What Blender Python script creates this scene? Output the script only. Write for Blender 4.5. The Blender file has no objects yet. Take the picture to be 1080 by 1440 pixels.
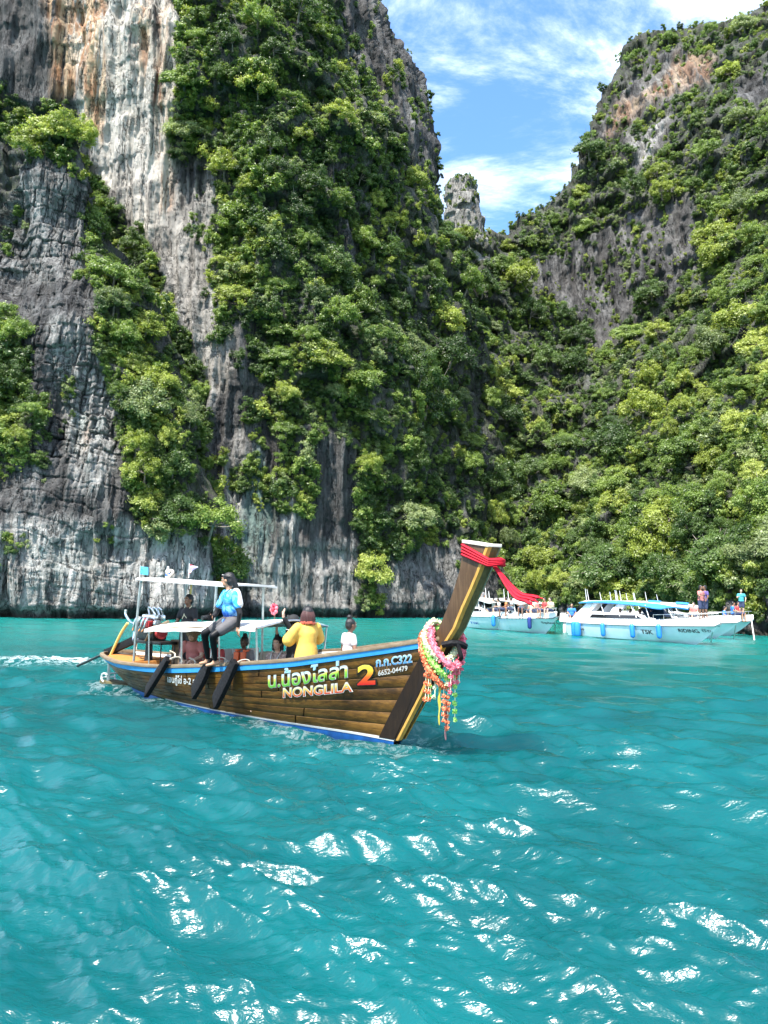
import bpy, bmesh, math, random
import numpy as np
from mathutils import Vector, Matrix

scene = bpy.context.scene
COL = scene.collection
R = math.radians

# ------------------------------------------------------------------ camera
CAM_H, PITCH, ROLL, FPX = 2.2, R(6.3), R(1.2), 1040.0      # eye height above the water, degrees, focal length in photo pixels
_F = np.array([0, math.cos(PITCH), math.sin(PITCH)])
_U0 = np.array([0, -math.sin(PITCH), math.cos(PITCH)])
_R0 = np.array([1.0, 0, 0])
_RT = math.cos(ROLL) * _R0 + math.sin(ROLL) * _U0
_UP = math.cos(ROLL) * _U0 - math.sin(ROLL) * _R0
CAM = np.array([0, 0, CAM_H])
cd = bpy.data.cameras.new('camera')
cd.sensor_fit = 'VERTICAL'; cd.sensor_height = 36.0; cd.sensor_width = 27.0
cd.lens = 36.0 * FPX / 1440.0
cd.clip_start = 0.05; cd.clip_end = 5000
cam = bpy.data.objects.new('camera', cd); COL.objects.link(cam)
M = Matrix.Identity(4)
for i in range(3):
    M[i][0] = _RT[i]; M[i][1] = _UP[i]; M[i][2] = -_F[i]; M[i][3] = CAM[i]
cam.matrix_world = M
scene.camera = cam

# ------------------------------------------------------------------ sky, sun, exposure
SUN_EL, SUN_AZ = R(62), R(213)           # azimuth clockwise from +Y
w = bpy.data.worlds.new('World'); scene.world = w; w.use_nodes = True
nt = w.node_tree; N = nt.nodes; L = nt.links
for n in list(N): N.remove(n)
out = N.new('ShaderNodeOutputWorld'); bg = N.new('ShaderNodeBackground'); bg.inputs['Strength'].default_value = 0.15
sky = N.new('ShaderNodeTexSky'); sky.sky_type = 'NISHITA'; sky.sun_disc = False
sky.sun_elevation = SUN_EL; sky.sun_rotation = SUN_AZ; sky.ozone_density = 2.2; sky.air_density = 1.0; sky.dust_density = 0.6
tc = N.new('ShaderNodeTexCoord'); sep = N.new('ShaderNodeSeparateXYZ'); L.new(tc.outputs['Generated'], sep.inputs[0])
zz = N.new('ShaderNodeMath'); zz.operation = 'ADD'; zz.inputs[1].default_value = 0.22; L.new(sep.outputs['Z'], zz.inputs[0])
zm = N.new('ShaderNodeMath'); zm.operation = 'MAXIMUM'; zm.inputs[1].default_value = 0.05; L.new(zz.outputs[0], zm.inputs[0])
cmb = N.new('ShaderNodeCombineXYZ')
for k in 'XY':
    d = N.new('ShaderNodeMath'); d.operation = 'DIVIDE'; L.new(sep.outputs[k], d.inputs[0]); L.new(zm.outputs[0], d.inputs[1]); L.new(d.outputs[0], cmb.inputs[k])
mp = N.new('ShaderNodeMapping'); mp.inputs['Rotation'].default_value = (0, 0, R(-38)); mp.inputs['Scale'].default_value = (1.1, 2.0, 1); mp.inputs['Location'].default_value = (3.55, 1.7, 0)
L.new(cmb.outputs[0], mp.inputs[0])
n1 = N.new('ShaderNodeTexNoise'); n1.inputs['Scale'].default_value = 2.6; n1.inputs['Detail'].default_value = 9; n1.inputs['Roughness'].default_value = 0.66; n1.inputs['Distortion'].default_value = 0.35
L.new(mp.outputs[0], n1.inputs['Vector'])
n2 = N.new('ShaderNodeTexNoise'); n2.inputs['Scale'].default_value = 0.55; n2.inputs['Detail'].default_value = 3
L.new(cmb.outputs[0], n2.inputs['Vector'])
ad = N.new('ShaderNodeMath'); ad.operation = 'MULTIPLY_ADD'; ad.inputs[1].default_value = 0.45; L.new(n2.outputs[0], ad.inputs[0]); L.new(n1.outputs[0], ad.inputs[2])
mr = N.new('ShaderNodeMapRange'); mr.interpolation_type = 'SMOOTHSTEP'; mr.inputs['From Min'].default_value = 0.62; mr.inputs['From Max'].default_value = 0.98; mr.inputs['To Max'].default_value = 0.85
L.new(ad.outputs[0], mr.inputs['Value'])
mx = N.new('ShaderNodeMix'); mx.data_type = 'RGBA'; mx.inputs['B'].default_value = (7.6, 7.8, 8.1, 1)
hs = N.new('ShaderNodeHueSaturation'); hs.inputs['Saturation'].default_value = 1.18; hs.inputs['Value'].default_value = 0.95; L.new(sky.outputs[0], hs.inputs['Color'])
pw = N.new('ShaderNodeMath'); pw.operation = 'POWER'; pw.inputs[1].default_value = 1.15; L.new(mr.outputs[0], pw.inputs[0]); L.new(pw.outputs[0], mx.inputs['Factor']); L.new(hs.outputs[0], mx.inputs['A'])
L.new(mx.outputs['Result'], bg.inputs['Color']); L.new(bg.outputs[0], out.inputs[0])

TO_SUN = Vector((math.sin(SUN_AZ) * math.cos(SUN_EL), math.cos(SUN_AZ) * math.cos(SUN_EL), math.sin(SUN_EL)))
sl = bpy.data.lights.new('sun', 'SUN'); sl.energy = 4.4; sl.angle = R(0.53); sl.color = (1.0, 0.955, 0.88)
so = bpy.data.objects.new('sun', sl); COL.objects.link(so)
so.rotation_euler = TO_SUN.to_track_quat('Z', 'Y').to_euler(); so.location = (0, 0, 150)
vs = scene.view_settings
vs.view_transform = 'Standard'; vs.look = 'None'; vs.gamma = 1.0; vs.exposure = 1.58; vs.use_curve_mapping = False
scene.render.film_transparent = False
try:
    scene.cycles.max_bounces = 6; scene.cycles.diffuse_bounces = 3; scene.cycles.glossy_bounces = 3
    scene.cycles.transparent_max_bounces = 6; scene.cycles.transmission_bounces = 3
    scene.cycles.use_denoising = True; scene.cycles.sample_clamp_indirect = 8
except Exception: pass

# ------------------------------------------------------------------ pixels <-> world
def rays(px, py):
    xc = (np.asarray(px, float) - 540.0) / FPX; yc = (720.0 - np.asarray(py, float)) / FPX
    return _F + xc[..., None] * _RT + yc[..., None] * _UP
def at(px, py, D):                     # point at depth Y = D behind a photo pixel
    d = rays(px, py); t = np.asarray(D, float) / d[..., 1]
    return CAM + d * t[..., None]
def on_water(px, py, z=0.0):
    d = rays(px, py); return CAM + d * ((z - CAM_H) / d[2])
def to_px(P):
    v = np.asarray(P, float) - CAM
    f = v @ _F; return 540 + FPX * (v @ _RT) / f, 720 - FPX * (v @ _UP) / f

# ------------------------------------------------------------------ noise (numpy)
def _hash(ix, iy, iz, seed):
    h = (ix.astype(np.int64) * 374761393 + iy.astype(np.int64) * 668265263 + iz.astype(np.int64) * 2147483647 + seed * 974634777) & 0xFFFFFFFF
    h = ((h ^ (h >> 13)) * 1274126177) & 0xFFFFFFFF
    h = ((h ^ (h >> 16)) * 2246822519) & 0xFFFFFFFF
    return ((h ^ (h >> 15)) & 0xFFFFFF) / float(0xFFFFFF)
def vnoise(x, y, z, seed=0):           # value noise, about -1..1
    x0 = np.floor(x); y0 = np.floor(y); z0 = np.floor(z)
    fx, fy, fz = x - x0, y - y0, z - z0
    sx, sy, sz = (f * f * f * (f * (f * 6 - 15) + 10) for f in (fx, fy, fz))
    r = 0
    for i in (0, 1):
        for j in (0, 1):
            for k in (0, 1):
                r = r + _hash(x0 + i, y0 + j, z0 + k, seed) * (sx if i else 1 - sx) * (sy if j else 1 - sy) * (sz if k else 1 - sz)
    return r * 2 - 1
def fbm(x, y, z, oct=4, seed=0, gain=0.5, ridge=False):
    a, s, tot = 1.0, 0, 0
    for o in range(oct):
        n = vnoise(x, y, z, seed + o * 17)
        if ridge: n = 1 - 2 * np.abs(n)
        s = s + a * n; tot += a; a *= gain
        x, y, z = x * 2.03 + 3.1, y * 2.03 + 1.7, z * 2.03 + 5.3
    return s / tot
def cells(u, v, seed=0):               # 2-D cells: nearest distance, second distance, cell id 0..1
    u0, v0 = np.floor(u), np.floor(v); f1 = np.full(u.shape, 9.0); f2 = np.full(u.shape, 9.0); idd = np.zeros(u.shape)
    zero = np.zeros(u.shape)
    for i in (-1, 0, 1):
        for j in (-1, 0, 1):
            cu, cv = u0 + i, v0 + j
            d = np.hypot(cu + _hash(cu, cv, zero, seed) - u, cv + _hash(cu, cv, zero, seed + 5) - v)
            m = d < f1
            f2 = np.where(m, f1, np.minimum(f2, d)); idd = np.where(m, _hash(cu, cv, zero, seed + 9), idd); f1 = np.where(m, d, f1)
    return f1, f2, idd
def sstep(a, b, x):
    t = np.clip((x - a) / (b - a), 0, 1); return t * t * (3 - 2 * t)
def tps(ctrl):                          # smooth depth field through (px, py, depth) points
    c = np.array(ctrl, float); p = c[:, :2] / 300.0; n = len(c)
    def U(r2): return 0.5 * r2 * np.log(r2 + 1e-9)
    K = U(((p[:, None] - p[None]) ** 2).sum(-1)) + np.eye(n) * 0.02; Pm = np.c_[np.ones(n), p]
    A = np.block([[K, Pm], [Pm.T, np.zeros((3, 3))]])
    wv = np.linalg.solve(A, np.r_[c[:, 2], 0, 0, 0])
    def f(px, py):
        q = np.stack([np.ravel(px), np.ravel(py)], -1) / 300.0
        res = U(((q[:, None] - p[None]) ** 2).sum(-1)) @ wv[:n] + np.c_[np.ones(len(q)), q] @ wv[n:]
        return res.reshape(np.shape(px))
    return f
def inside(px, py, poly):
    r = np.zeros(np.shape(px), bool); n = len(poly); j = n - 1
    for i in range(n):
        xi, yi = poly[i]; xj, yj = poly[j]
        c = ((yi > py) != (yj > py)) & (px < (xj - xi) * (py - yi) / ((yj - yi) or 1e-9) + xi)
        r ^= c; j = i
    return r

# ------------------------------------------------------------------ objects
def link(o, parent=None):
    COL.objects.link(o)
    if parent is not None: o.parent = parent
    return o
def tag(o, label=None, cat=None, group=None, kind=None):
    if label: o['label'] = label
    if cat: o['category'] = cat
    if group: o['group'] = group
    if kind: o['kind'] = kind
    return o
def empty(name, loc=(0, 0, 0), rz=0.0, label=None, cat=None, group=None):
    o = bpy.data.objects.new(name, None); o.empty_display_size = 0.1; link(o)
    o.location = loc; o.rotation_euler = (0, 0, rz)
    return tag(o, label, cat, group)
def mesh_np(name, V, F, smooth=True):
    V = np.asarray(V, np.float32); F = np.asarray(F, np.int32)
    me = bpy.data.meshes.new(name); k = F.shape[1]
    me.vertices.add(len(V)); me.vertices.foreach_set('co', V.ravel())
    me.loops.add(F.size); me.loops.foreach_set('vertex_index', F.ravel())
    me.polygons.add(len(F)); me.polygons.foreach_set('loop_start', np.arange(0, F.size, k, dtype=np.int32)); me.polygons.foreach_set('loop_total', np.full(len(F), k, np.int32))
    me.update(calc_edges=True); me.validate()
    if smooth: me.polygons.foreach_set('use_smooth', np.ones(len(me.polygons), bool))
    return me
def vattr(me, name, vals):
    a = me.attributes.new(name, 'FLOAT', 'POINT'); a.data.foreach_set('value', np.asarray(vals, np.float32).ravel())
def grid_faces(ny, nx):
    i = np.arange((ny - 1) * (nx - 1)); r, c = i // (nx - 1), i % (nx - 1); a = r * nx + c
    return np.stack([a, a + 1, a + nx + 1, a + nx], -1)
def obj(name, me, m=None, parent=None):
    o = bpy.data.objects.new(name, me)
    if m is not None and len(me.materials) == 0: me.materials.append(m)
    return link(o, parent)

# ------------------------------------------------------------------ materials
class G:                                # tiny node-graph helper
    def __init__(s, m): s.t = m.node_tree; s.N = s.t.nodes; s.L = s.t.links
    def n(s, kind, **kw):
        o = s.N.new(kind)
        for k, v in kw.items():
            if hasattr(o, k) and k not in ('Scale',): setattr(o, k, v)
        return o
    def put(s, sock, v):
        if hasattr(v, 'is_output') or hasattr(v, 'links'): s.L.new(v, sock)
        else: sock.default_value = v
    def noise(s, vec=None, scale=5, detail=4, rough=0.5, dist=0):
        o = s.N.new('ShaderNodeTexNoise'); o.inputs['Scale'].default_value = scale; o.inputs['Detail'].default_value = detail; o.inputs['Roughness'].default_value = rough; o.inputs['Distortion'].default_value = dist
        if vec is not None: s.L.new(vec, o.inputs['Vector'])
        return o.outputs[0]
    def vor(s, vec=None, scale=5, feature='F1'):
        o = s.N.new('ShaderNodeTexVoronoi'); o.feature = feature; o.inputs['Scale'].default_value = scale
        if vec is not None: s.L.new(vec, o.inputs['Vector'])
        return o.outputs['Distance']
    def coord(s, which='Object', scale=(1, 1, 1), rot=(0, 0, 0)):
        o = s.N.new('ShaderNodeTexCoord'); m = s.N.new('ShaderNodeMapping'); m.inputs['Scale'].default_value = scale; m.inputs['Rotation'].default_value = rot
        s.L.new(o.outputs[which], m.inputs[0]); return m.outputs[0]
    def ramp(s, fac, stops):
        o = s.N.new('ShaderNodeValToRGB'); cr = o.color_ramp
        while len(cr.elements) > 1: cr.elements.remove(cr.elements[-1])
        cr.elements[0].position, cr.elements[0].color = stops[0][0], (*stops[0][1], 1)
        for p, c in stops[1:]:
            e = cr.elements.new(p); e.color = (*c, 1)
        s.L.new(fac, o.inputs[0]); return o.outputs[0]
    def mr(s, v, a, b, c=0.0, d=1.0):
        o = s.N.new('ShaderNodeMapRange'); o.interpolation_type = 'SMOOTHSTEP'
        for k, q in zip(('From Min', 'From Max', 'To Min', 'To Max'), (a, b, c, d)): o.inputs[k].default_value = q
        s.L.new(v, o.inputs['Value']); return o.outputs[0]
    def mix(s, f, a, b, blend='MIX'):
        o = s.N.new('ShaderNodeMix'); o.data_type = 'RGBA'; o.blend_type = blend
        for k, v in (('Factor', f), ('A', a), ('B', b)):
            sock = [i for i in o.inputs if i.name == k and (i.type == 'VALUE' if k == 'Factor' else i.type == 'RGBA')][0]
            if isinstance(v, tuple): v = (*v, 1) if len(v) == 3 else v
            s.put(sock, v)
        return [q for q in o.outputs if q.type == 'RGBA'][0]
    def math(s, op, a, b=0.0):
        o = s.N.new('ShaderNodeMath'); o.operation = op; s.put(o.inputs[0], a); s.put(o.inputs[1], b); return o.outputs[0]
    def attr(s, name):
        o = s.N.new('ShaderNodeAttribute'); o.attribute_name = name; return o.outputs['Fac']
    def rand(s):
        o = s.N.new('ShaderNodeObjectInfo'); return o.outputs['Random']
    def bump(s, h, strength=0.5, dist=0.05, normal=None):
        o = s.N.new('ShaderNodeBump'); o.inputs['Strength'].default_value = strength; o.inputs['Distance'].default_value = dist
        s.L.new(h, o.inputs['Height'])
        if normal is not None: s.L.new(normal, o.inputs['Normal'])
        return o.outputs[0]
def new_mat(name):
    m = bpy.data.materials.new(name); m.use_nodes = True
    b = m.node_tree.nodes['Principled BSDF']; return m, G(m), b
MATS = {}
def mat(name, col, rough=0.6, metal=0.0, var=0.12, scale=18.0, bump=0.0, dirt=0.0, spec=0.5):
    if name in MATS: return MATS[name]
    m, g, b = new_mat(name)
    v = g.coord('Object'); n = g.noise(v, scale, 5, 0.6)
    lo = tuple(max(0, c * (1 - var)) for c in col); hi = tuple(min(1, c * (1 + var)) for c in col)
    c = g.mix(g.mr(n, 0.3, 0.7), lo, hi)
    if dirt:
        c = g.mix(g.mr(g.noise(v, scale * 0.35, 6, 0.7), 0.5, 0.75, 0, dirt), c, tuple(x * 0.35 + 0.01 for x in col))
    g.L.new(c, b.inputs['Base Color'])
    b.inputs['Roughness'].default_value = rough; b.inputs['Metallic'].default_value = metal; b.inputs['Specular IOR Level'].default_value = spec
    if bump: g.L.new(g.bump(n, bump, 0.02), b.inputs['Normal'])
    MATS[name] = m; return m
# ================================================================== the cliffs
def rock_material(name, ys=1.0):
    m, g, b = new_mat(name)
    vl = g.coord('Object', (1, ys, 0.045)); v = g.coord('Object', (1, ys, 0.13)); v1 = g.coord('Object', (1, 1, 1)); v3 = g.coord('Object', (1, ys, 0.38))
    lg = g.noise(vl, 0.62, 5, 0.66, 0.5)                  # long weather streaks down the wall
    st = g.noise(v, 1.1, 5, 0.64, 0.3)
    fine = g.noise(v3, 3.0, 5, 0.7)
    grit = g.noise(v1, 8.0, 3, 0.7)
    big = g.noise(v1, 0.10, 3, 0.55)
    t = g.math('ADD', g.math('MULTIPLY', lg, 0.45), g.math('ADD', g.math('MULTIPLY', st, 0.30), g.math('MULTIPLY', fine, 0.25)))
    c = g.ramp(t, [(0.37, (0.014, 0.014, 0.015)), (0.46, (0.048, 0.047, 0.047)), (0.54, (0.105, 0.103, 0.101)), (0.61, (0.18, 0.176, 0.17)), (0.70, (0.34, 0.33, 0.315))])
    c = g.mix(g.mr(big, 0.46, 0.62, 0, 0.45), c, (0.055, 0.050, 0.046), 'MIX')
    # pale lime wash, orange iron stain, green-blue algae, black tide line: stains with shapes of their own
    pale = g.ramp(g.math('ADD', g.math('MULTIPLY', lg, 0.62), g.math('MULTIPLY', st, 0.38)), [(0.36, (0.030, 0.028, 0.027)), (0.405, (0.10, 0.094, 0.088)), (0.44, (0.32, 0.295, 0.255)), (0.53, (0.50, 0.465, 0.41)), (0.64, (0.64, 0.60, 0.53))])
    c = g.mix(g.attr('pale'), c, pale)
    orange = g.mix(g.mr(st, 0.4, 0.6), (0.34, 0.16, 0.07), (0.54, 0.38, 0.23))
    c = g.mix(g.math('MULTIPLY', g.attr('orange'), g.mr(g.noise(vl, 1.1, 4, 0.6), 0.36, 0.52)), c, orange)
    c = g.mix(g.math('MULTIPLY', g.attr('algae'), g.mr(lg, 0.40, 0.58, 0.0, 0.75)), c, (0.14, 0.225, 0.20))
    c = g.mix(g.attr('white'), c, g.ramp(g.math('ADD', g.math('MULTIPLY', st, 0.5), g.math('MULTIPLY', fine, 0.5)), [(0.38, (0.06, 0.058, 0.055)), (0.48, (0.32, 0.31, 0.29)), (0.62, (0.62, 0.60, 0.56))]))
    c = g.mix(g.math('MULTIPLY', g.attr('moss'), g.mr(fine, 0.38, 0.6)), c, (0.040, 0.055, 0.018))
    # cracks: thin wandering lines, upright ones and bedding ones
    c1 = g.math('ABSOLUTE', g.math('SUBTRACT', g.noise(g.coord('Object', (1, ys, 0.16)), 0.9, 4, 0.62), 0.5))
    c2 = g.math('ABSOLUTE', g.math('SUBTRACT', g.noise(g.coord('Object', (0.35, 0.35, 1.5)), 0.8, 4, 0.6), 0.5))
    ck = g.math('MULTIPLY', g.mr(c1, 0.0, 0.018), g.math('MAXIMUM', g.mr(c2, 0.0, 0.012), g.mr(big, 0.40, 0.5)))
    c = g.mix(g.math('MULTIPLY', g.math('SUBTRACT', 1.0, ck), 0.8), c, (0.016, 0.015, 0.015))
    c = g.mix(g.attr('tide'), c, (0.022, 0.021, 0.015))
    g.L.new(c, b.inputs['Base Color']); b.inputs['Roughness'].default_value = 0.92; b.inputs['Specular IOR Level'].default_value = 0.25
    h = g.math('ADD', g.math('MULTIPLY', st, 0.8), g.math('ADD', g.math('MULTIPLY', fine, 0.9), g.math('ADD', g.math('MULTIPLY', grit, 0.28), g.math('MULTIPLY', ck, 0.35))))
    g.L.new(g.bump(h, 1.0, 0.5), b.inputs['Normal'])
    return m
ROCK = rock_material('limestone'); ROCK_R = rock_material('dark_limestone', 0.12)

_WOB = {}
def soft(px, py, poly, wob=14.0, seed=0, n=7):      # ragged-edged 0..1 mask of a photo polygon
    key = (px.shape, float(px.ravel()[0]), float(py.ravel()[-1]))
    if key not in _WOB:
        _WOB[key] = (fbm(px / 38.0, py / 60.0, px * 0, 3, 3), 1.6 * fbm(px / 30.0, py / 70.0, px * 0, 3, 41))
    wx, wy = _WOB[key]; out = np.zeros(px.shape)
    p = np.array(poly, float); x0, y0 = p.min(0) - 45; x1, y1 = p.max(0) + 45
    m = (px > x0) & (px < x1) & (py > y0) & (py < y1)
    if not m.any(): return out
    qx, qy = (px + wob * wx)[m], (py + wob * wy)[m]; s = 0
    for k in range(n):
        a = k * 2.399; r = 9.0 * math.sqrt(k / n)
        s = s + inside(qx + r * math.cos(a), qy + r * math.sin(a), poly)
    out[m] = s / n
    return out

# bare-rock regions, as polygons on the photograph (the photograph gives the direction, the cliff surface the distance)
MC_ROCK = [[(-160, -160), (248, -160), (258, 0), (262, 120), (248, 215), (300, 232), (302, 330), (318, 420), (352, 480), (375, 560), (398, 640), (440, 600), (492, 640), (508, 780), (505, 905), (260, 905), (285, 780), (285, 700), (300, 600), (262, 500), (235, 420), (205, 350), (150, 290), (110, 205), (92, 165), (48, 170), (-10, 120), (-160, 100)],
           [(475, -160), (540, -160), (640, 300), (612, 320), (575, 230), (520, 130), (480, 60)], [(462, 190), (492, 200), (505, 320), (500, 420), (478, 380)],
           [(515, 905), (520, 800), (560, 775), (640, 775), (700, 800), (700, 905)]]
PN_ROCK = [[(30, 222), (116, 222), (128, 300), (132, 380), (140, 440), (150, 490), (172, 560), (172, 610), (180, 660), (190, 705), (196, 740), (292, 770), (292, 910), (-150, 910), (-150, 660), (30, 650), (56, 620), (62, 560), (40, 520), (20, 470), (-10, 450), (-150, 430), (-150, 300), (5, 320)]]
RG_ROCK = [[(735, 372), (800, 338), (862, 312), (950, 272), (985, 300), (968, 420), (918, 430), (880, 470), (850, 500), (800, 452), (752, 408)],
           [(895, 92), (930, 66), (1012, 72), (1002, 112), (960, 146), (905, 158), (885, 182), (845, 214), (836, 190), (872, 142)],
           [(872, 200), (955, 150), (965, 180), (905, 250), (880, 240)], [(1030, 125), (1080, 105), (1090, 150), (1040, 180)],
           [(1000, 850), (1015, 820), (1300, 790), (1300, 960), (1000, 960)], [(640, 905), (640, 845), (760, 848), (1000, 858), (1000, 930)]]
def in_any(px, py, polys, wob=14, seed=0):
    s = np.zeros(np.shape(px))
    for k, p in enumerate(polys): s = np.maximum(s, soft(px, py, p, wob, seed + k * 7))
    return s

def courses(u, Z, wu, seed, h, w):
    """jointed limestone: uneven beds cut by upright joints; how far each block stands out, and its grooves"""
    q = (Z + 0.45 * wu + 0.12 * u) / h + 0.55 * vnoise(u / 7, Z / 5, u * 0, seed + 21); k = np.floor(q); fz = q - k
    o = _hash(k, k * 0, k * 0, seed); p = (u + 0.3 * wu - 0.15 * Z) / (w * (0.6 + 0.9 * o)) + o * 17; j = np.floor(p); fu = p - j
    c = _hash(j, k, k * 0, seed + 2)
    ez = np.minimum(fz, 1 - fz) * h; eu = np.minimum(fu, 1 - fu) * w
    return c - 0.5, (1 - sstep(0.0, 0.10, ez)) * (0.4 + 0.6 * _hash(k, j, k * 0, seed + 7)), (1 - sstep(0.0, 0.12, eu)) * (0.3 + 0.7 * _hash(k, j, k * 0, seed + 8))
def relief(P, px, py, rock, amp=1.0, seed=0, block=1.0, low=None, uy=0.5):
    """how far the rock stands out (m): buttresses, flutes, bedding ledges, blocks"""
    X, Y, Z = P[..., 0], P[..., 1], P[..., 2]
    u = X + uy * Y
    big = 2.2 * fbm(X / 11, Y / 11, Z / 17, 3, seed)
    mid = 0.95 * fbm(u / 3.1, Y / 5, Z / 11, 3, seed + 50, ridge=True)
    uw = u + 0.35 * fbm(X / 2.5, Y / 2.5, Z / 3.5, 2, seed + 70)
    flute = 0.62 * fbm(uw / 1.5, Y / 4, Z / 15, 2, seed + 90, ridge=True) + 0.30 * fbm(uw / 0.52, Y / 3, Z / 7, 2, seed + 95, ridge=True)
    wu = fbm(X / 1.8, Y / 1.8, Z / 1.8, 3, seed + 120)
    c1, z1, u1 = courses(u, Z, wu, seed + 3, 1.5, 1.3); c2, z2, u2 = courses(u, Z, wu * 2.2, seed + 31, 0.60, 0.9)
    blk = 0.75 * c1 - 0.50 * z1 - 0.55 * u1 + 0.34 * c2 - 0.22 * z2 - 0.28 * u2
    patch = sstep(-0.25, 0.35, fbm(X / 7, Y / 7, Z / 9, 2, seed + 333))
    ov = vnoise(X / 6, Y / 6, Z / 2.4, seed + 200); ledge = 0.55 * np.sign(ov) * np.abs(ov) ** 0.45
    fine = 0.24 * fbm(X / 0.7, Y / 0.7, Z / 1.3, 3, seed + 300)
    bk = block * (0.35 + 0.65 * patch)
    if low: bk = bk * (low + (1 - low) * sstep(7, 15, Z))
    return big + amp * (mid + rock * (flute * (1.35 - 0.5 * bk) + bk * blk + 0.5 * ledge + fine) + (1 - rock) * (1.9 * fbm(X / 3.4, Y / 3.4, Z / 3.0, 3, seed + 400) + 0.5 * np.sign(vnoise(X / 5, Y / 5, Z / 2.6, seed + 444))))

def finish_layer(name, px, py, D, rock_polys, seed, amp=1.0, block=1.0, stains=None, wrap=None, nmix=0.6, low=None):
    ny, nx = px.shape
    P = at(px, py, D)
    rock = in_any(px, py, rock_polys, 16, seed)
    d = relief(P, px, py, rock, amp, seed, block, low, 0.5 if nmix > .5 else -0.12)
    if wrap is not None: d = d * (1 - wrap)
    Z = P[..., 2]
    d = d - 0.7 * (1 - sstep(0.1, 0.9, Z))                       # wave-cut notch
    # normal of the base surface, flattened so that the relief stands out of the wall
    du = np.gradient(P, axis=1); dv = np.gradient(P, axis=0); n = np.cross(du, dv)
    n /= np.linalg.norm(n, axis=-1, keepdims=True) + 1e-9
    view = CAM - P; view /= np.linalg.norm(view, axis=-1, keepdims=True)
    n *= np.sign((n * view).sum(-1, keepdims=True)); n = n * max(nmix, .3) + view * 0.6; n[..., 2] *= 0.5
    n /= np.linalg.norm(n, axis=-1, keepdims=True)
    Q = P + n * d[..., None]
    Q[..., 2] = np.maximum(Q[..., 2], -2.2)
    me = mesh_np(name, Q.reshape(-1, 3), grid_faces(ny, nx), smooth=False)
    at_ = {k: np.zeros(px.shape) for k in ('pale', 'orange', 'algae', 'white', 'moss')}
    for key, poly, amt, wob in (stains or []): at_[key] = np.maximum(at_[key], amt * soft(px, py, poly, wob, seed + 77))
    at_['moss'] = np.maximum(at_['moss'], (1 - rock) * 0.7)
    zq = Q[..., 2] + 0.5 * fbm(Q[..., 0] / 1.5, Q[..., 1] / 1.5, Q[..., 2] / 2, 3, seed + 500)
    at_['tide'] = (1 - sstep(0.15, 0.7, zq)) * 0.75
    for k, vv in at_.items(): vattr(me, k, vv)
    o = obj(name, me, ROCK_R if nmix < .5 else ROCK); tag(o, kind='structure')
    return dict(o=o, px=px, py=py, Q=Q, rock=rock, n=n)

def rows(left, right, py, nx, wrap_cols=10, round_frac=0.07, depth=None, back=14.0, rnd=6.0):
    """grid of photo directions between a left and a right outline, the right edge rounded off and carried round the back"""
    t = np.linspace(0, 1, nx); lx = left(py)[:, None]; rx = right(py)[:, None]
    px = lx + (rx - lx) * t[None]; pY = np.repeat(py[:, None], nx, 1)
    e = np.clip((t - (1 - round_frac)) / round_frac, 0, 1)
    D = depth(px, pY) + rnd * (1 - np.sqrt(np.maximum(0, 1 - e ** 2)))[None]
    k = np.linspace(0, 1, wrap_cols + 1)[1:]
    wx = rx - 22.0 * k[None] ** 1.5; wD = D[:, -1:] + back * k[None]
    wr = np.zeros((len(py), nx + wrap_cols)); wr[:, nx:] = k[None]
    return np.concatenate([px, wx], 1), np.concatenate([pY, np.repeat(py[:, None], wrap_cols, 1)], 1), np.concatenate([D, wD], 1), wr
def curve(pts):
    p = np.array(pts, float); return lambda y: np.interp(y, p[:, 1], p[:, 0])

# ---- the big wall with the pale streaks and its overgrown shoulder
mc_depth = tps([(-160, 862, 61), (0, 862, 63), (150, 864, 64), (280, 866, 64), (400, 867, 65), (500, 867, 67), (560, 868, 70), (640, 868, 74), (720, 868, 82),
                (-160, 500, 72), (0, 500, 72), (150, 520, 71), (250, 500, 68), (330, 560, 66.5), (430, 520, 66.5), (500, 520, 69), (600, 520, 78), (680, 520, 94),
                (-160, 250, 76), (0, 250, 77), (180, 260, 73), (300, 250, 71), (410, 250, 69.5), (478, 280, 74), (540, 240, 79), (610, 250, 92), (640, 400, 88),
                (-160, 0, 80), (0, 0, 78), (180, 0, 74), (300, 0, 75), (400, 0, 74), (480, 20, 80), (530, 20, 92), (-160, -160, 85), (180, -160, 80), (400, -160, 84), (520, -160, 98)])
pyr = np.linspace(905, -120, 560)
mx_, my_, mD, mw = rows(lambda y: np.full(y.shape, -150.0), curve([(440, -120), (506, -30), (520, 0), (532, 30), (550, 62), (566, 85), (592, 128), (600, 160), (609, 205), (616, 282), (628, 330), (650, 400), (690, 520), (712, 650), (720, 780), (720, 905)]), pyr, 470, 10, 0.05, mc_depth, 16, 5)
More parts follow.
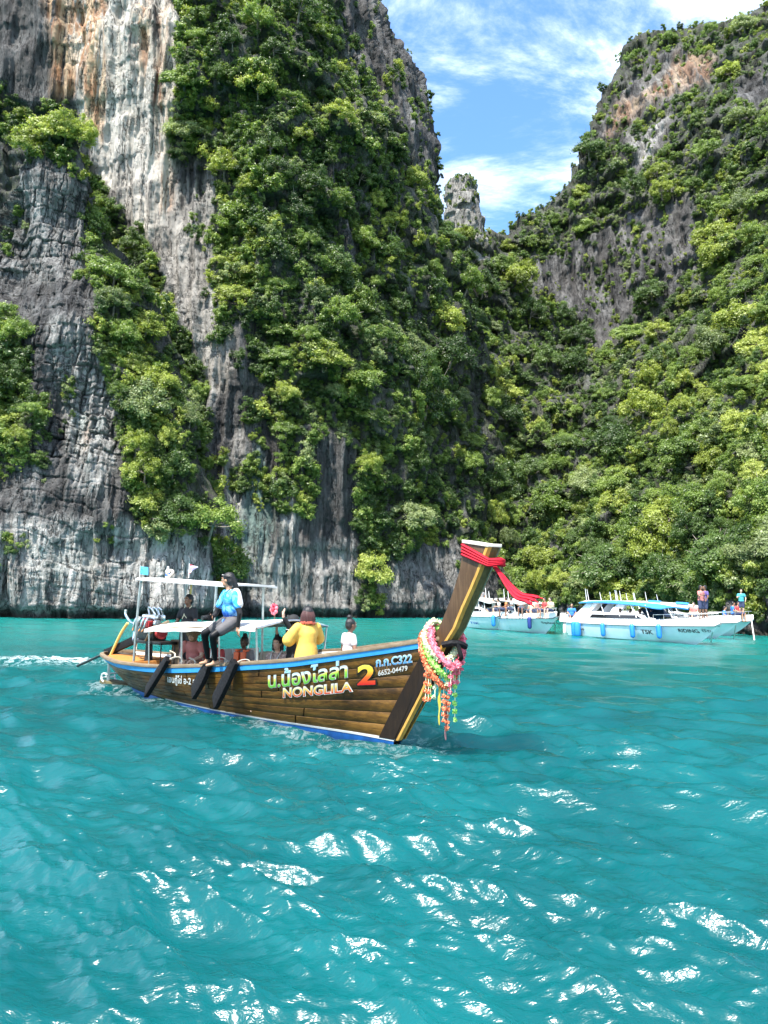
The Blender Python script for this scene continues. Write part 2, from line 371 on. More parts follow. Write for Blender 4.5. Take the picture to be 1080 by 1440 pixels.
MC = finish_layer('cliff_terrain', mx_, my_, mD, MC_ROCK, 11, 1.0, 0.25, wrap=mw, stains=[
    ('pale', [(102, -160), (246, -160), (252, 100), (246, 240), (235, 330), (205, 345), (160, 285), (122, 215), (108, 160), (96, 60)], 1.0, 10),
    ('pale', [(252, 250), (300, 240), (330, 520), (300, 580), (262, 490), (240, 420), (215, 340)], 0.45, 14),
    ('orange', [(100, -160), (150, -160), (150, 120), (140, 200), (118, 180), (104, 60)], 0.9, 9), ('orange', [(198, -160), (212, -160), (212, 90), (205, 130), (199, 60)], 0.9, 6),
    ('orange', [(70, -60), (104, -60), (106, 140), (80, 150)], 0.75, 8), ('orange', [(225, -60), (240, -60), (242, 300), (226, 300)], 0.6, 5), ('white', [(285, 705), (312, 690), (340, 600), (350, 600), (345, 700), (320, 790), (290, 800)], 0.5, 9),
    ('white', [(395, 700), (418, 696), (418, 760), (398, 770)], 0.75, 6), ('white', [(290, 770), (500, 760), (505, 862), (285, 862)], 0.45, 16), ('white', [(520, 800), (640, 780), (660, 862), (520, 862)], 0.3, 16),
    ('algae', [(285, 720), (360, 640), (400, 700), (440, 820), (400, 840), (290, 830)], 0.8, 14)])

# ---- the pinnacle in front of it
pn_depth0 = tps([(-160, 862, 57), (0, 862, 57.5), (150, 864, 58), (280, 866, 61), (-160, 650, 59), (0, 650, 58.5), (150, 650, 59), (230, 650, 60.5), (285, 650, 63), (-160, 450, 63), (20, 430, 61), (120, 440, 60.5), (200, 450, 63.5), (250, 480, 66),
                (-20, 320, 65), (40, 260, 62.5), (100, 260, 62.5), (140, 300, 65), (75, 200, 64)])
pn_depth = lambda x, y: pn_depth0(x, y) - 4.0
pyr = np.linspace(905, 196, 540)
a_, b_, c_, w_ = rows(curve([(48, 196), (42, 212), (32, 240), (22, 285), (8, 318), (-20, 345), (-90, 400), (-150, 470), (-150, 905)]),
                     curve([(102, 196), (112, 212), (118, 240), (124, 290), (150, 345), (196, 400), (232, 470), (262, 560), (280, 640), (288, 740), (292, 905)]), pyr, 310, 8, 0.08, pn_depth, 9, 3)
kl = np.linspace(1, 0, 9)[:-1]                                      # the left edge is carried round the back as well
a_ = np.concatenate([a_[:, :1] + 14.0 * kl[None] ** 1.5, a_], 1); b_ = np.concatenate([np.repeat(b_[:, :1], 8, 1), b_], 1)
c_ = np.concatenate([c_[:, :1] + 8.0 * kl[None], c_], 1); w_ = np.concatenate([np.repeat(kl[None], len(pyr), 0), w_], 1)
kt = np.linspace(0, 1, 7)[1:]                                        # and the top is closed
a_ = np.concatenate([a_, np.repeat(a_[-1:], 6, 0)]); b_ = np.concatenate([b_, b_[-1:] + 5 * kt[:, None]]); c_ = np.concatenate([c_, c_[-1:] + 7 * kt[:, None]]); w_ = np.concatenate([w_, np.maximum(w_[-1:], kt[:, None])])
PN = finish_layer('pinnacle_terrain', a_, b_, c_, PN_ROCK, 29, 0.85, 1.1, wrap=w_, low=0.35, stains=[
    ('white', [(70, 450), (120, 455), (150, 490), (170, 560), (165, 640), (140, 700), (100, 690), (90, 600), (75, 520)], 0.55, 9),
    ('white', [(-100, 760), (60, 730), (280, 760), (292, 862), (-100, 862)], 0.72, 18), ('white', [(20, 240), (110, 230), (124, 380), (60, 400), (10, 380)], 0.30, 14),
    ('white', [(118, 625), (140, 615), (142, 660), (128, 690)], 0.8, 4), ('algae', [(40, 760), (130, 750), (140, 830), (60, 830)], 0.9, 14), ('algae', [(96, 570), (120, 575), (150, 600), (120, 670), (98, 660)], 0.9, 8),
    ('orange', [(118, 588), (126, 586), (126, 640), (118, 640)], 0.9, 3), ('orange', [(131, 780), (142, 780), (144, 862), (130, 862)], 0.5, 3)])

# ---- the valley head and the massif above the speedboats
rg_depth = tps([(540, 868, 84), (640, 870, 84), (700, 872, 83), (800, 880, 74), (900, 884, 63), (1000, 890, 54), (1080, 896, 48), (1250, 905, 42),
                (560, 600, 92), (640, 600, 94), (700, 600, 97), (800, 600, 98), (900, 600, 84), (1000, 600, 71), (1100, 600, 60), (1260, 600, 52),
                (600, 400, 104), (660, 400, 108), (750, 400, 121), (850, 420, 119), (950, 400, 106), (1050, 400, 86), (1260, 400, 68),
                (640, 320, 118), (700, 320, 127), (760, 310, 125), (860, 300, 121.5), (960, 275, 109.5), (1080, 280, 97), (1260, 250, 80), (850, 150, 138), (950, 150, 126), (1080, 150, 108), (1260, 120, 95), (900, 50, 146), (980, 30, 142), (1080, 15, 132), (1260, -30, 118)])
top_ = np.array([(540, 400), (600, 352), (640, 335), (672, 326), (690, 321), (715, 325), (727, 313), (760, 292), (798, 258), (818, 234), (830, 182), (840, 152), (862, 112), (880, 66), (902, 48), (960, 38), (1010, 28), (1075, 13), (1130, -5), (1260, -40)], float)
pxs = np.linspace(540, 1260, 400); tt = np.linspace(0, 1, 340)
tp = np.interp(pxs, top_[:, 0], top_[:, 1]) + 4
px_ = np.repeat(pxs[None], 340, 0); py_ = 935 + (tp[None] - 935) * tt[:, None]
e = np.clip((tt - 0.965) / 0.035, 0, 1); D_ = rg_depth(px_, py_) + 6.0 * (1 - np.sqrt(np.maximum(0, 1 - e ** 2)))[:, None]
kb = np.linspace(0, 1, 9)[1:]
px_ = np.concatenate([px_, np.repeat(px_[-1:], 8, 0)]); py_ = np.concatenate([py_, py_[-1:] + 6 * kb[:, None] ** 1.5]); D_ = np.concatenate([D_, D_[-1:] + 25 * kb[:, None]])
wr = np.zeros(px_.shape); wr[340:] = kb[:, None]
RG = finish_layer('ravine_terrain', px_, py_, D_, RG_ROCK, 53, 1.35, 0.3, wrap=wr, nmix=0.15, stains=[
    ('orange', [(960, 75), (1012, 75), (1000, 110), (955, 130), (900, 150), (880, 180), (850, 200), (870, 150), (930, 120)], 0.42, 8), ('pale', [(900, 90), (1000, 90), (960, 146), (905, 158)], 0.15, 8),
    ('white', [(860, 330), (960, 280), (960, 360), (880, 380)], 0.12, 14), ('white', [(880, 190), (955, 155), (905, 245)], 0.5, 8)])

# ---- the free-standing rock needle in the gap
def needle():
    base = at(np.array(664.0), np.array(480.0), np.array(119.0)); top = at(np.array(649.0), np.array(250.0), np.array(119.0))
    nz, na = 150, 96; t = np.linspace(0, 1, nz)[:, None]; a = np.linspace(0, 2 * math.pi, na, endpoint=False)[None]
    r = np.interp(t, [0, .35, .6, .72, .85, .955, .985, 1], [5.2, 4.2, 3.2, 2.8, 2.45, 2.15, 1.8, 0.05])
    C = base[None, None] + (top - base)[None, None] * t[..., None]
    Q = C + np.stack([np.cos(a) * r, np.sin(a) * r, 0 * r * a], -1)
    X, Y, Z = Q[..., 0], Q[..., 1], Q[..., 2]
    d = 0.9 * fbm(X / 3, Y / 3, Z / 6, 3, 7) + 0.35 * fbm(X / .8, Y / .8, Z / 2.2, 3, 9, ridge=True) + 0.25 * np.sign(vnoise(X / 2, Y / 2, Z / 1.1, 4)) * sstep(0, .1, t)
    f = (1 - sstep(0.97, 1.0, t)); d = d * f
    Q = Q + np.stack([np.cos(a) * d, np.sin(a) * d, 0 * d], -1)
    F = []; idx = np.arange(nz * na).reshape(nz, na)
    A, B, C2, D2 = idx[:-1], np.roll(idx[:-1], -1, 1), np.roll(idx[1:], -1, 1), idx[1:]
    F = np.stack([A, B, C2, D2], -1).reshape(-1, 4)
    me = mesh_np('rock_needle', Q.reshape(-1, 3), F)
    for k in ('orange', 'algae', 'moss', 'tide'): vattr(me, k, np.full(nz * na, 0.12 if k == 'moss' else 0.0))
    vattr(me, 'white', np.full(nz * na, .35)); vattr(me, 'pale', np.full(nz * na, .3))
    o = obj('needle_terrain', me, ROCK); tag(o, kind='structure')
    return Q
NEEDLE = needle()
# ================================================================== vegetation
def leaf_material(name, c_dark, c_mid, c_lite):
    m, g, b = new_mat(name)
    t = g.math('ADD', g.math('MULTIPLY', g.attr('tone'), 0.55), g.math('MULTIPLY', g.rand(), 0.45))
    c = g.ramp(t, [(0.08, c_dark), (0.5, c_mid), (0.92, c_lite)])
    g.L.new(c, b.inputs['Base Color']); b.inputs['Roughness'].default_value = 0.45; b.inputs['Specular IOR Level'].default_value = 0.5
    tr = g.N.new('ShaderNodeBsdfTranslucent'); g.L.new(g.mix(1.0, c, (1.15, 1.25, 0.55), 'MULTIPLY'), tr.inputs['Color'])
    ms = g.N.new('ShaderNodeMixShader'); ms.inputs[0].default_value = 0.42
    g.L.new(b.outputs[0], ms.inputs[1]); g.L.new(tr.outputs[0], ms.inputs[2])
    g.L.new(ms.outputs[0], g.N['Material Output'].inputs['Surface'])
    return m
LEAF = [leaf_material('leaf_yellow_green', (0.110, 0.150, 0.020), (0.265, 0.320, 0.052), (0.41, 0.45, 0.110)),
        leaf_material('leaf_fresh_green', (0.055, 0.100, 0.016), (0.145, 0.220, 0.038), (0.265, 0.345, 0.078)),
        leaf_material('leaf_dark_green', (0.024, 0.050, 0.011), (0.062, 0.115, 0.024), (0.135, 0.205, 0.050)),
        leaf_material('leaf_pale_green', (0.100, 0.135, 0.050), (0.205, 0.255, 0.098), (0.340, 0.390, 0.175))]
BARK = mat('bark', (0.20, 0.17, 0.14), 0.9, var=0.4, scale=3, bump=0.5)

def leaf_cloud(rng, centres, radii, n_per, size, up=0.55, shell=0.55):
    """kite-shaped leaves on the outside of many small clumps"""
    V, T = [], []
    for c, r, n in zip(centres, radii, n_per):
        d = rng.normal(size=(n, 3)); d[:, 2] += 0.25; d /= np.linalg.norm(d, axis=1, keepdims=True)
        rad = r * (shell + (1 - shell) * rng.random(n)) * (1 + 0.30 * rng.normal(size=n)) * np.where(rng.random(n) < .10, 1.5, 1.0)
        p = c + d * rad[:, None] * np.array([1, 1, 0.72])
        nrm = d * 0.8 + np.array([0, 0, up]) + rng.normal(scale=0.42, size=(n, 3)); nrm /= np.linalg.norm(nrm, axis=1, keepdims=True)
        a = rng.normal(size=(n, 3)) + d * 0.7; a[:, 2] -= 0.5
        a -= nrm * (a * nrm).sum(1, keepdims=True); a /= np.linalg.norm(a, axis=1, keepdims=True); b = np.cross(nrm, a)
        s = size * (0.65 + 0.7 * rng.random(n))[:, None]
        V.append(np.stack([p - a * s * .5, p + b * s * .30 - nrm * s * .07, p + a * s * .62 - nrm * s * .13, p - b * s * .30 - nrm * s * .07], 1))
        tone = np.clip(0.5 + 0.28 * rng.normal() + 0.20 * rng.normal(size=n), 0, 1); T.append(np.repeat(tone[:, None], 4, 1))
    V = np.concatenate(V).reshape(-1, 3); T = np.concatenate(T).ravel()
    return V, np.arange(len(V)).reshape(-1, 4), T
def tube_np(pts, rad, seg=6):
    pts = np.array(pts, float); n = len(pts); V = []
    for i in range(n):
        t = pts[min(i + 1, n - 1)] - pts[max(i - 1, 0)]; t /= np.linalg.norm(t) + 1e-9
        a = np.cross(t, [0.3, 0.9, 0.2]); a /= np.linalg.norm(a); b = np.cross(t, a)
        for k in range(seg):
            q = 2 * math.pi * k / seg; V.append(pts[i] + rad[i] * (math.cos(q) * a + math.sin(q) * b))
    F = [[i * seg + k, i * seg + (k + 1) % seg, (i + 1) * seg + (k + 1) % seg, (i + 1) * seg + k] for i in range(n - 1) for k in range(seg)]
    return np.array(V), np.array(F)
def merge(parts):
    V, F, o = [], [], 0
    for v, f in parts: V.append(v); F.append(np.asarray(f) + o); o += len(v)
    return np.concatenate(V), np.concatenate(F)

def make_tree_meshes(seed, flat, spread, leaf, nb, kind):
    """unit tree: crown radius about 1, trunk foot at the origin, crown about 1 above it"""
    rng = np.random.default_rng(seed)
    cs, rs = [], []
    for k in range(nb):
        a = rng.random() * 6.283; q = math.sqrt(rng.random()) * spread; h = flat * (1 - (q / spread) ** 2) * (0.35 + 0.75 * rng.random())
        cs.append(np.array([math.cos(a) * q * 1.12, math.sin(a) * q * 1.12, 0.55 + h + 0.16 * rng.normal()])); rs.append(0.13 + 0.20 * rng.random())
    npb = [int(2900 * r * r) + 40 for r in rs]
    V, F, T = leaf_cloud(rng, cs, rs, npb, leaf)
    cm = mesh_np('crown', V, F, smooth=False); vattr(cm, 'tone', T); cm.materials.append(LEAF[kind])
    parts = []
    top = np.array([0.05, 0.02, 0.55])
    parts.append(tube_np([(0, 0, -0.35), (0.04, 0.02, 0.1), (0.02, 0, 0.35), top], [.075, .06, .05, .04], 7))
    for k in rng.permutation(nb)[:8]:
        c = cs[k]; mid = top * 0.5 + c * 0.5 + np.array([0, 0, -0.10]) + rng.normal(scale=.04, size=3)
        parts.append(tube_np([top - (0, 0, .12), mid, c, c + (c - mid) * .8], [.034, .024, .016, .007], 5))
    tv, tf = merge(parts); tm = mesh_np('trunk', tv, tf); tm.materials.append(BARK)
    return cm, tm
TREES = []
for k in range(12):
    kind = k % 4
    TREES.append((kind, *make_tree_meshes(100 + k, [0.75, 0.6, 0.85, 0.5][kind], [0.85, 0.9, 0.75, 0.95][k // 4 + (k % 2)], [0.088, 0.086, 0.080, 0.084][kind], 30 + (k * 5) % 14, kind)))

def shrub_mesh(seed, kind, nb, leaf, zsc):
    rng = np.random.default_rng(seed); cs, rs = [], []
    for k in range(nb):
        d = rng.normal(size=3); d /= np.linalg.norm(d); d[2] = d[2] * zsc + 0.1
        cs.append(d * (0.35 + 0.5 * rng.random())); rs.append(0.20 + 0.2 * rng.random())
    V, F, T = leaf_cloud(rng, cs, rs, [int(1300 * r * r) + 22 for r in rs], leaf, shell=0.35)
    me = mesh_np('shrub', V, F, smooth=False); vattr(me, 'tone', T); me.materials.append(LEAF[kind]); return me
SHC = bpy.data.collections.new('shrub_sources')
for k in range(12):
    o = bpy.data.objects.new('shrub_source_%02d' % k, shrub_mesh(300 + k, k % 4, 12 + k % 4, 0.155, 0.9 if k < 8 else 1.7)); SHC.objects.link(o)

def gn_scatter(name, pos, scl, rot, idx):
    me = bpy.data.meshes.new(name); me.vertices.add(len(pos)); me.vertices.foreach_set('co', np.asarray(pos, np.float32).ravel())
    vattr(me, 'scl', scl)
    a = me.attributes.new('rot', 'FLOAT_VECTOR', 'POINT'); a.data.foreach_set('vector', np.asarray(rot, np.float32).ravel())
    a = me.attributes.new('idx', 'INT', 'POINT'); a.data.foreach_set('value', np.asarray(idx, np.int32))
    o = obj(name, me); tag(o, kind='stuff')
    ng = bpy.data.node_groups.new(name, 'GeometryNodeTree')
    ng.interface.new_socket('Geometry', in_out='INPUT', socket_type='NodeSocketGeometry'); ng.interface.new_socket('Geometry', in_out='OUTPUT', socket_type='NodeSocketGeometry')
    n = ng.nodes; l = ng.links
    gi, go = n.new('NodeGroupInput'), n.new('NodeGroupOutput'); ip = n.new('GeometryNodeInstanceOnPoints'); ci = n.new('GeometryNodeCollectionInfo')
    ci.inputs['Collection'].default_value = SHC; ci.inputs['Separate Children'].default_value = True; ci.inputs['Reset Children'].default_value = True
    ip.inputs['Pick Instance'].default_value = True
    def na(nm, t):
        q = n.new('GeometryNodeInputNamedAttribute'); q.data_type = t; q.inputs['Name'].default_value = nm; return q.outputs['Attribute']
    l.new(gi.outputs[0], ip.inputs['Points']); l.new(ci.outputs[0], ip.inputs['Instance'])
    l.new(na('idx', 'INT'), ip.inputs['Instance Index']); l.new(na('rot', 'FLOAT_VECTOR'), ip.inputs['Rotation']); l.new(na('scl', 'FLOAT'), ip.inputs['Scale'])
    l.new(ip.outputs[0], go.inputs[0])
    md = o.modifiers.new('scatter', 'NODES'); md.node_group = ng
    return o

def darts(px, py, weight, spacing, n_max, rng, order=None):
    """well-spaced picks among grid points, likelier where weight is high"""
    w_ = weight.ravel(); cand = np.flatnonzero(w_ > 0.02); pr = w_[cand]
    cand = cand[rng.random(len(cand)) < pr]; rng.shuffle(cand)
    X, Y = px.ravel(), py.ravel(); seen = {}; pick = []
    for i in cand:
        gx, gy = int(X[i] // spacing), int(Y[i] // spacing); ok = True
        for a in (-1, 0, 1):
            for b in (-1, 0, 1):
                for (x, y) in seen.get((gx + a, gy + b), ()):
                    if (x - X[i]) ** 2 + (y - Y[i]) ** 2 < spacing ** 2: ok = False; break
                if not ok: break
            if not ok: break
        if ok:
            seen.setdefault((gx, gy), []).append((X[i], Y[i])); pick.append(i)
            if len(pick) >= n_max: break
    return np.array(pick, int)

rngv = np.random.default_rng(5)
pn_right = curve([(60, 150), (102, 196), (112, 212), (118, 240), (124, 290), (150, 345), (196, 400), (232, 470), (262, 560), (280, 640), (288, 740), (292, 905)])
mc_right = curve([(440, -120), (520, 0), (532, 30), (550, 62), (566, 85), (592, 128), (609, 205), (616, 282), (628, 330), (650, 400), (690, 520), (712, 650), (720, 780), (720, 905)])
def frame(px, py, m=50): return ((px > -m) & (px < 1080 + m) & (py > -m) & (py < 900)).astype(float)
def veg_weight(LY, name):
    px, py, Q = LY['px'], LY['py'], LY['Q']
    green = 1 - LY['rock']; w_ = green.copy()
    if name == 'MC':
        w_ = np.maximum(w_, 0.42 * ((px > 455) & (py < 440)) * (fbm(px / 22, py / 40, px * 0, 3, 44) > -.05)); w_ = np.maximum(w_, 0.10 * ((px > 268) & (px < 440) & (py > 300) & (py < 720)) * (fbm(px / 24, py / 34, px * 0, 3, 46) > .12))
    if name == 'RG': w_ = np.maximum(w_, 0.055 * (fbm(px / 18, py / 26, px * 0, 3, 45) > .0))
    w_ *= frame(px, py)
    w_ *= Q[..., 2] > 0.8
    if name == 'MC': w_ *= ~((px < pn_right(py) - 14) & (py > 205))
    if name == 'RG': w_ *= px > mc_right(py) - 12; w_[340:] *= 0
    if name == 'MC': w_[:, 470:] *= 0
    return w_
def rot_for(nrm, tilt, rng):
    ax = Vector((nrm[0] * tilt, nrm[1] * tilt, 1.0)).normalized()
    return (ax.to_track_quat('Z', 'Y') @ Matrix.Rotation(rng.random() * 6.283, 3, 'Z').to_quaternion())

# kind of leaf by place: 0 yellow-green, 1 fresh, 2 dark, 3 pale
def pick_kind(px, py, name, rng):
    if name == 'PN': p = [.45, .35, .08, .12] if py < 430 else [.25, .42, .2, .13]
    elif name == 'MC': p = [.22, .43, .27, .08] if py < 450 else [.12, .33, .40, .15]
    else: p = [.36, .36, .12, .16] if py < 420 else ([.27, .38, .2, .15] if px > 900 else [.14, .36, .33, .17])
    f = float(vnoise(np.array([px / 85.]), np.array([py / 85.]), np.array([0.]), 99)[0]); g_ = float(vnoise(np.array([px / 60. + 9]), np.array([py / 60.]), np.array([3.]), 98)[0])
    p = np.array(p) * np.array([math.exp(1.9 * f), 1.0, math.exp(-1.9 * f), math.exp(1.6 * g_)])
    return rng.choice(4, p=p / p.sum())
KIND_WORD = ['yellow-green', 'fresh green', 'dark green', 'pale green']
def zone(px, py, name):
    if name == 'PN':
        if py < 262: return 'crowning the top of the rock pinnacle'
        if px > 95 + (py - 262) * 0.12: return 'on the sloping back of the rock pinnacle'
        return 'clinging to the lower face of the rock pinnacle'
    if name == 'MC':
        if px < 110: return 'in the cleft behind the rock pinnacle'
        if px < 330: return 'on the edge of the pale streaked wall'
        if py < 180: return 'on the high shoulder of the big cliff under the sky'
        if py < 400: return 'on the upper shoulder of the big cliff'
        if py < 620: return 'on the middle slope of the big cliff'
        return 'low on the big cliff above the longtail boat'
    if py < 130: return 'on the summit above the orange overhang'
    if px < 760 and py < 420: return 'on the saddle below the rock needle'
    if py < 330: return 'on the slope under the orange overhang'
    if px > 960 and py < 600: return 'on the bright slope beside the bare grey rock face'
    if py < 560: return 'below the bare grey rock face in the ravine'
    if px > 860: return 'on the lower slope above the moored speedboats'
    return 'in the dark ravine behind the speedboats'

SPOTS = []
SCAT = {}
for name, LY, sp, nmax, r0, r1 in (('PN', PN, 36, 44, .9, 1.8), ('MC', MC, 40, 104, .9, 2.2), ('RG', RG, 34, 142, 1.1, 2.6)):
    w_ = veg_weight(LY, name); px, py, Q = LY['px'], LY['py'], LY['Q']
    tw = w_ * (w_ > 0.75) * 0.5
    if name == 'RG': tw[334:] = 0
    for i in darts(px, py, tw, sp, nmax, rngv):
        SPOTS.append((name, px.ravel()[i], py.ravel()[i], Q.reshape(-1, 3)[i], LY['n'].reshape(-1, 3)[i], r0 + (r1 - r0) * rngv.random() ** 1.4))
    if name == 'PN':
        for qx, qy, qr in ((52, 208, 1.3), (72, 204, 1.5), (92, 203, 1.6), (108, 212, 1.35)):
            i = np.argmin((px - qx) ** 2 + (py - qy) ** 2 + 1e6 * (w_.ravel().reshape(px.shape) < -1)); SPOTS.append((name, qx, qy, Q.reshape(-1, 3)[i], LY['n'].reshape(-1, 3)[i], qr))
    # undergrowth: dense on the green, thin tufts on the rock
    X = Q[..., 0]; Z = Q[..., 2]
    tuft = LY['rock'] * frame(px, py) * (Z > 3) * np.clip((fbm(px / 30, py / 45, px * 0, 3, 61) - (-0.05 if name == 'RG' else 0.14)) * 2.2, 0, 1) * (0.03 if name != 'RG' else 0.10)
    if name == 'MC': tuft = tuft * np.where((px > 262) | (px < 60), 1.0, 0.06) * ~((px < pn_right(py) - 10) & (py > 205)); tuft = np.where((px > 455) & (py < 420), tuft * 5.0 + .004 * LY['rock'] * frame(px, py), tuft)
    if name == 'RG': tuft = tuft * (px > mc_right(py) - 10)
    gap = fbm(px / 26, py / 48, px * 0, 4, 71); bare = {'PN': -.30, 'MC': -.20, 'RG': -.24}[name]
    under = darts(px, py, np.clip(w_, 0, 1) * (0.06 + 0.84 * sstep(bare - .1, bare + .12, gap)), {'PN': 8.5, 'MC': 9.0, 'RG': 7.6}[name], 9000, rngv)
    tufts = darts(px, py, tuft, 7, 1500, rngv)
    idx = np.concatenate([under, tufts]); small = np.r_[np.zeros(len(under)), np.ones(len(tufts))]
    n = LY['n'].reshape(-1, 3)[idx]; pos = Q.reshape(-1, 3)[idx]
    big = 0.55 + 0.65 * rngv.random(len(idx)) ** 1.7 + 0.25 * np.clip(fbm(pos[:, 0] / 4, pos[:, 1] / 4, pos[:, 2] / 4, 2, 15), 0, 1)
    scl = np.where(small > 0, 0.22 + 0.40 * rngv.random(len(idx)) ** 2, big * (0.55 + 0.55 * rngv.random(len(idx))) * {'PN': .82, 'MC': .92, 'RG': 1.02}[name])
    pos = pos + n * (scl * 0.35)[:, None]
    rot = [rot_for(n[k], 0.5, rngv).to_euler() for k in range(len(idx))]
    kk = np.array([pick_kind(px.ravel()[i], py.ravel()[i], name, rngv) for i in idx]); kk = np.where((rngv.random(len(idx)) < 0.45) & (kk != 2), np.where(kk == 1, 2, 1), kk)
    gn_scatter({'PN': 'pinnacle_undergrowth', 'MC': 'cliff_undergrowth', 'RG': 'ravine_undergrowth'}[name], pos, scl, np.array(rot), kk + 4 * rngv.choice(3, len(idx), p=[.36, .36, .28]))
# tufts on the needle
q = NEEDLE.reshape(-1, 3); sel = [i for i in rngv.choice(len(q), 260) if q[i, 2] > 48]
ntop = q[:, 2].max()
sel += [i for i in rngv.choice(len(q), 900) if q[i, 2] > ntop - 1.2][:26]
gn_scatter('needle_undergrowth', q[sel], 0.25 + 0.3 * rngv.random(len(sel)), rngv.random((len(sel), 3)) * 6, rngv.integers(0, 8, len(sel)))

for name, x, y, p, n, r in SPOTS:
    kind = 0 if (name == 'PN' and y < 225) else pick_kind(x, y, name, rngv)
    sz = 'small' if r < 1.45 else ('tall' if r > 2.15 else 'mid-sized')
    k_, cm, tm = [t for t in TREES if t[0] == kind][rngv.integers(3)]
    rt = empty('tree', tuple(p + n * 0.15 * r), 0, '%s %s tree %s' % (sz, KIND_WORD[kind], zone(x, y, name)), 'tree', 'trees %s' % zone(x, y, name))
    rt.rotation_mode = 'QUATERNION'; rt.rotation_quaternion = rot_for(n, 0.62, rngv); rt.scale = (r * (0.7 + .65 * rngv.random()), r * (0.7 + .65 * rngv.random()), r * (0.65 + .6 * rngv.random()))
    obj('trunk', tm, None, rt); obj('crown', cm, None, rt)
print('TREES', len(SPOTS))
# ================================================================== the lagoon
def wave_field(X, Y, cell):
    """height and horizontal shift of a choppy sea; waves shorter than a few cells fade out"""
    rng = np.random.default_rng(77); H = np.zeros(X.shape); DX = np.zeros(X.shape); DY = np.zeros(X.shape)
    gust = 0.75 + 0.5 * fbm(X / 6.0, Y / 6.0, X * 0, 3, 33)
    wx = X + 0.14 * fbm(X / 1.3, Y / 1.3, X * 0, 2, 5); wy = Y + 0.14 * fbm(X / 1.3, Y / 1.3, X * 0 + 4, 2, 6)
    for lam in np.geomspace(4.0, 0.07, 96):
        th = R(256) + rng.normal() * (R(20) if lam > .3 else R(30)) + (R(-28) if rng.random() < .3 else 0); k = 2 * math.pi / lam; ph = rng.random() * 6.283
        a = 0.0168 * lam ** 1.0 * (0.4 + 1.2 * rng.random()) * (0.30 if lam > 1.4 else (.75 if lam > .7 else 1.0))
        f = sstep(2.2, 5.0, lam / cell)
        if lam < 2.0: f = f * gust
        ar = k * (wx * math.cos(th) + wy * math.sin(th)) + ph
        s, c = np.sin(ar), np.cos(ar)
        H += a * f * s; q = (0.5 if lam > .5 else 0.4) * a * f
        DX += q * c * math.cos(th); DY += q * c * math.sin(th)
    return H, DX, DY
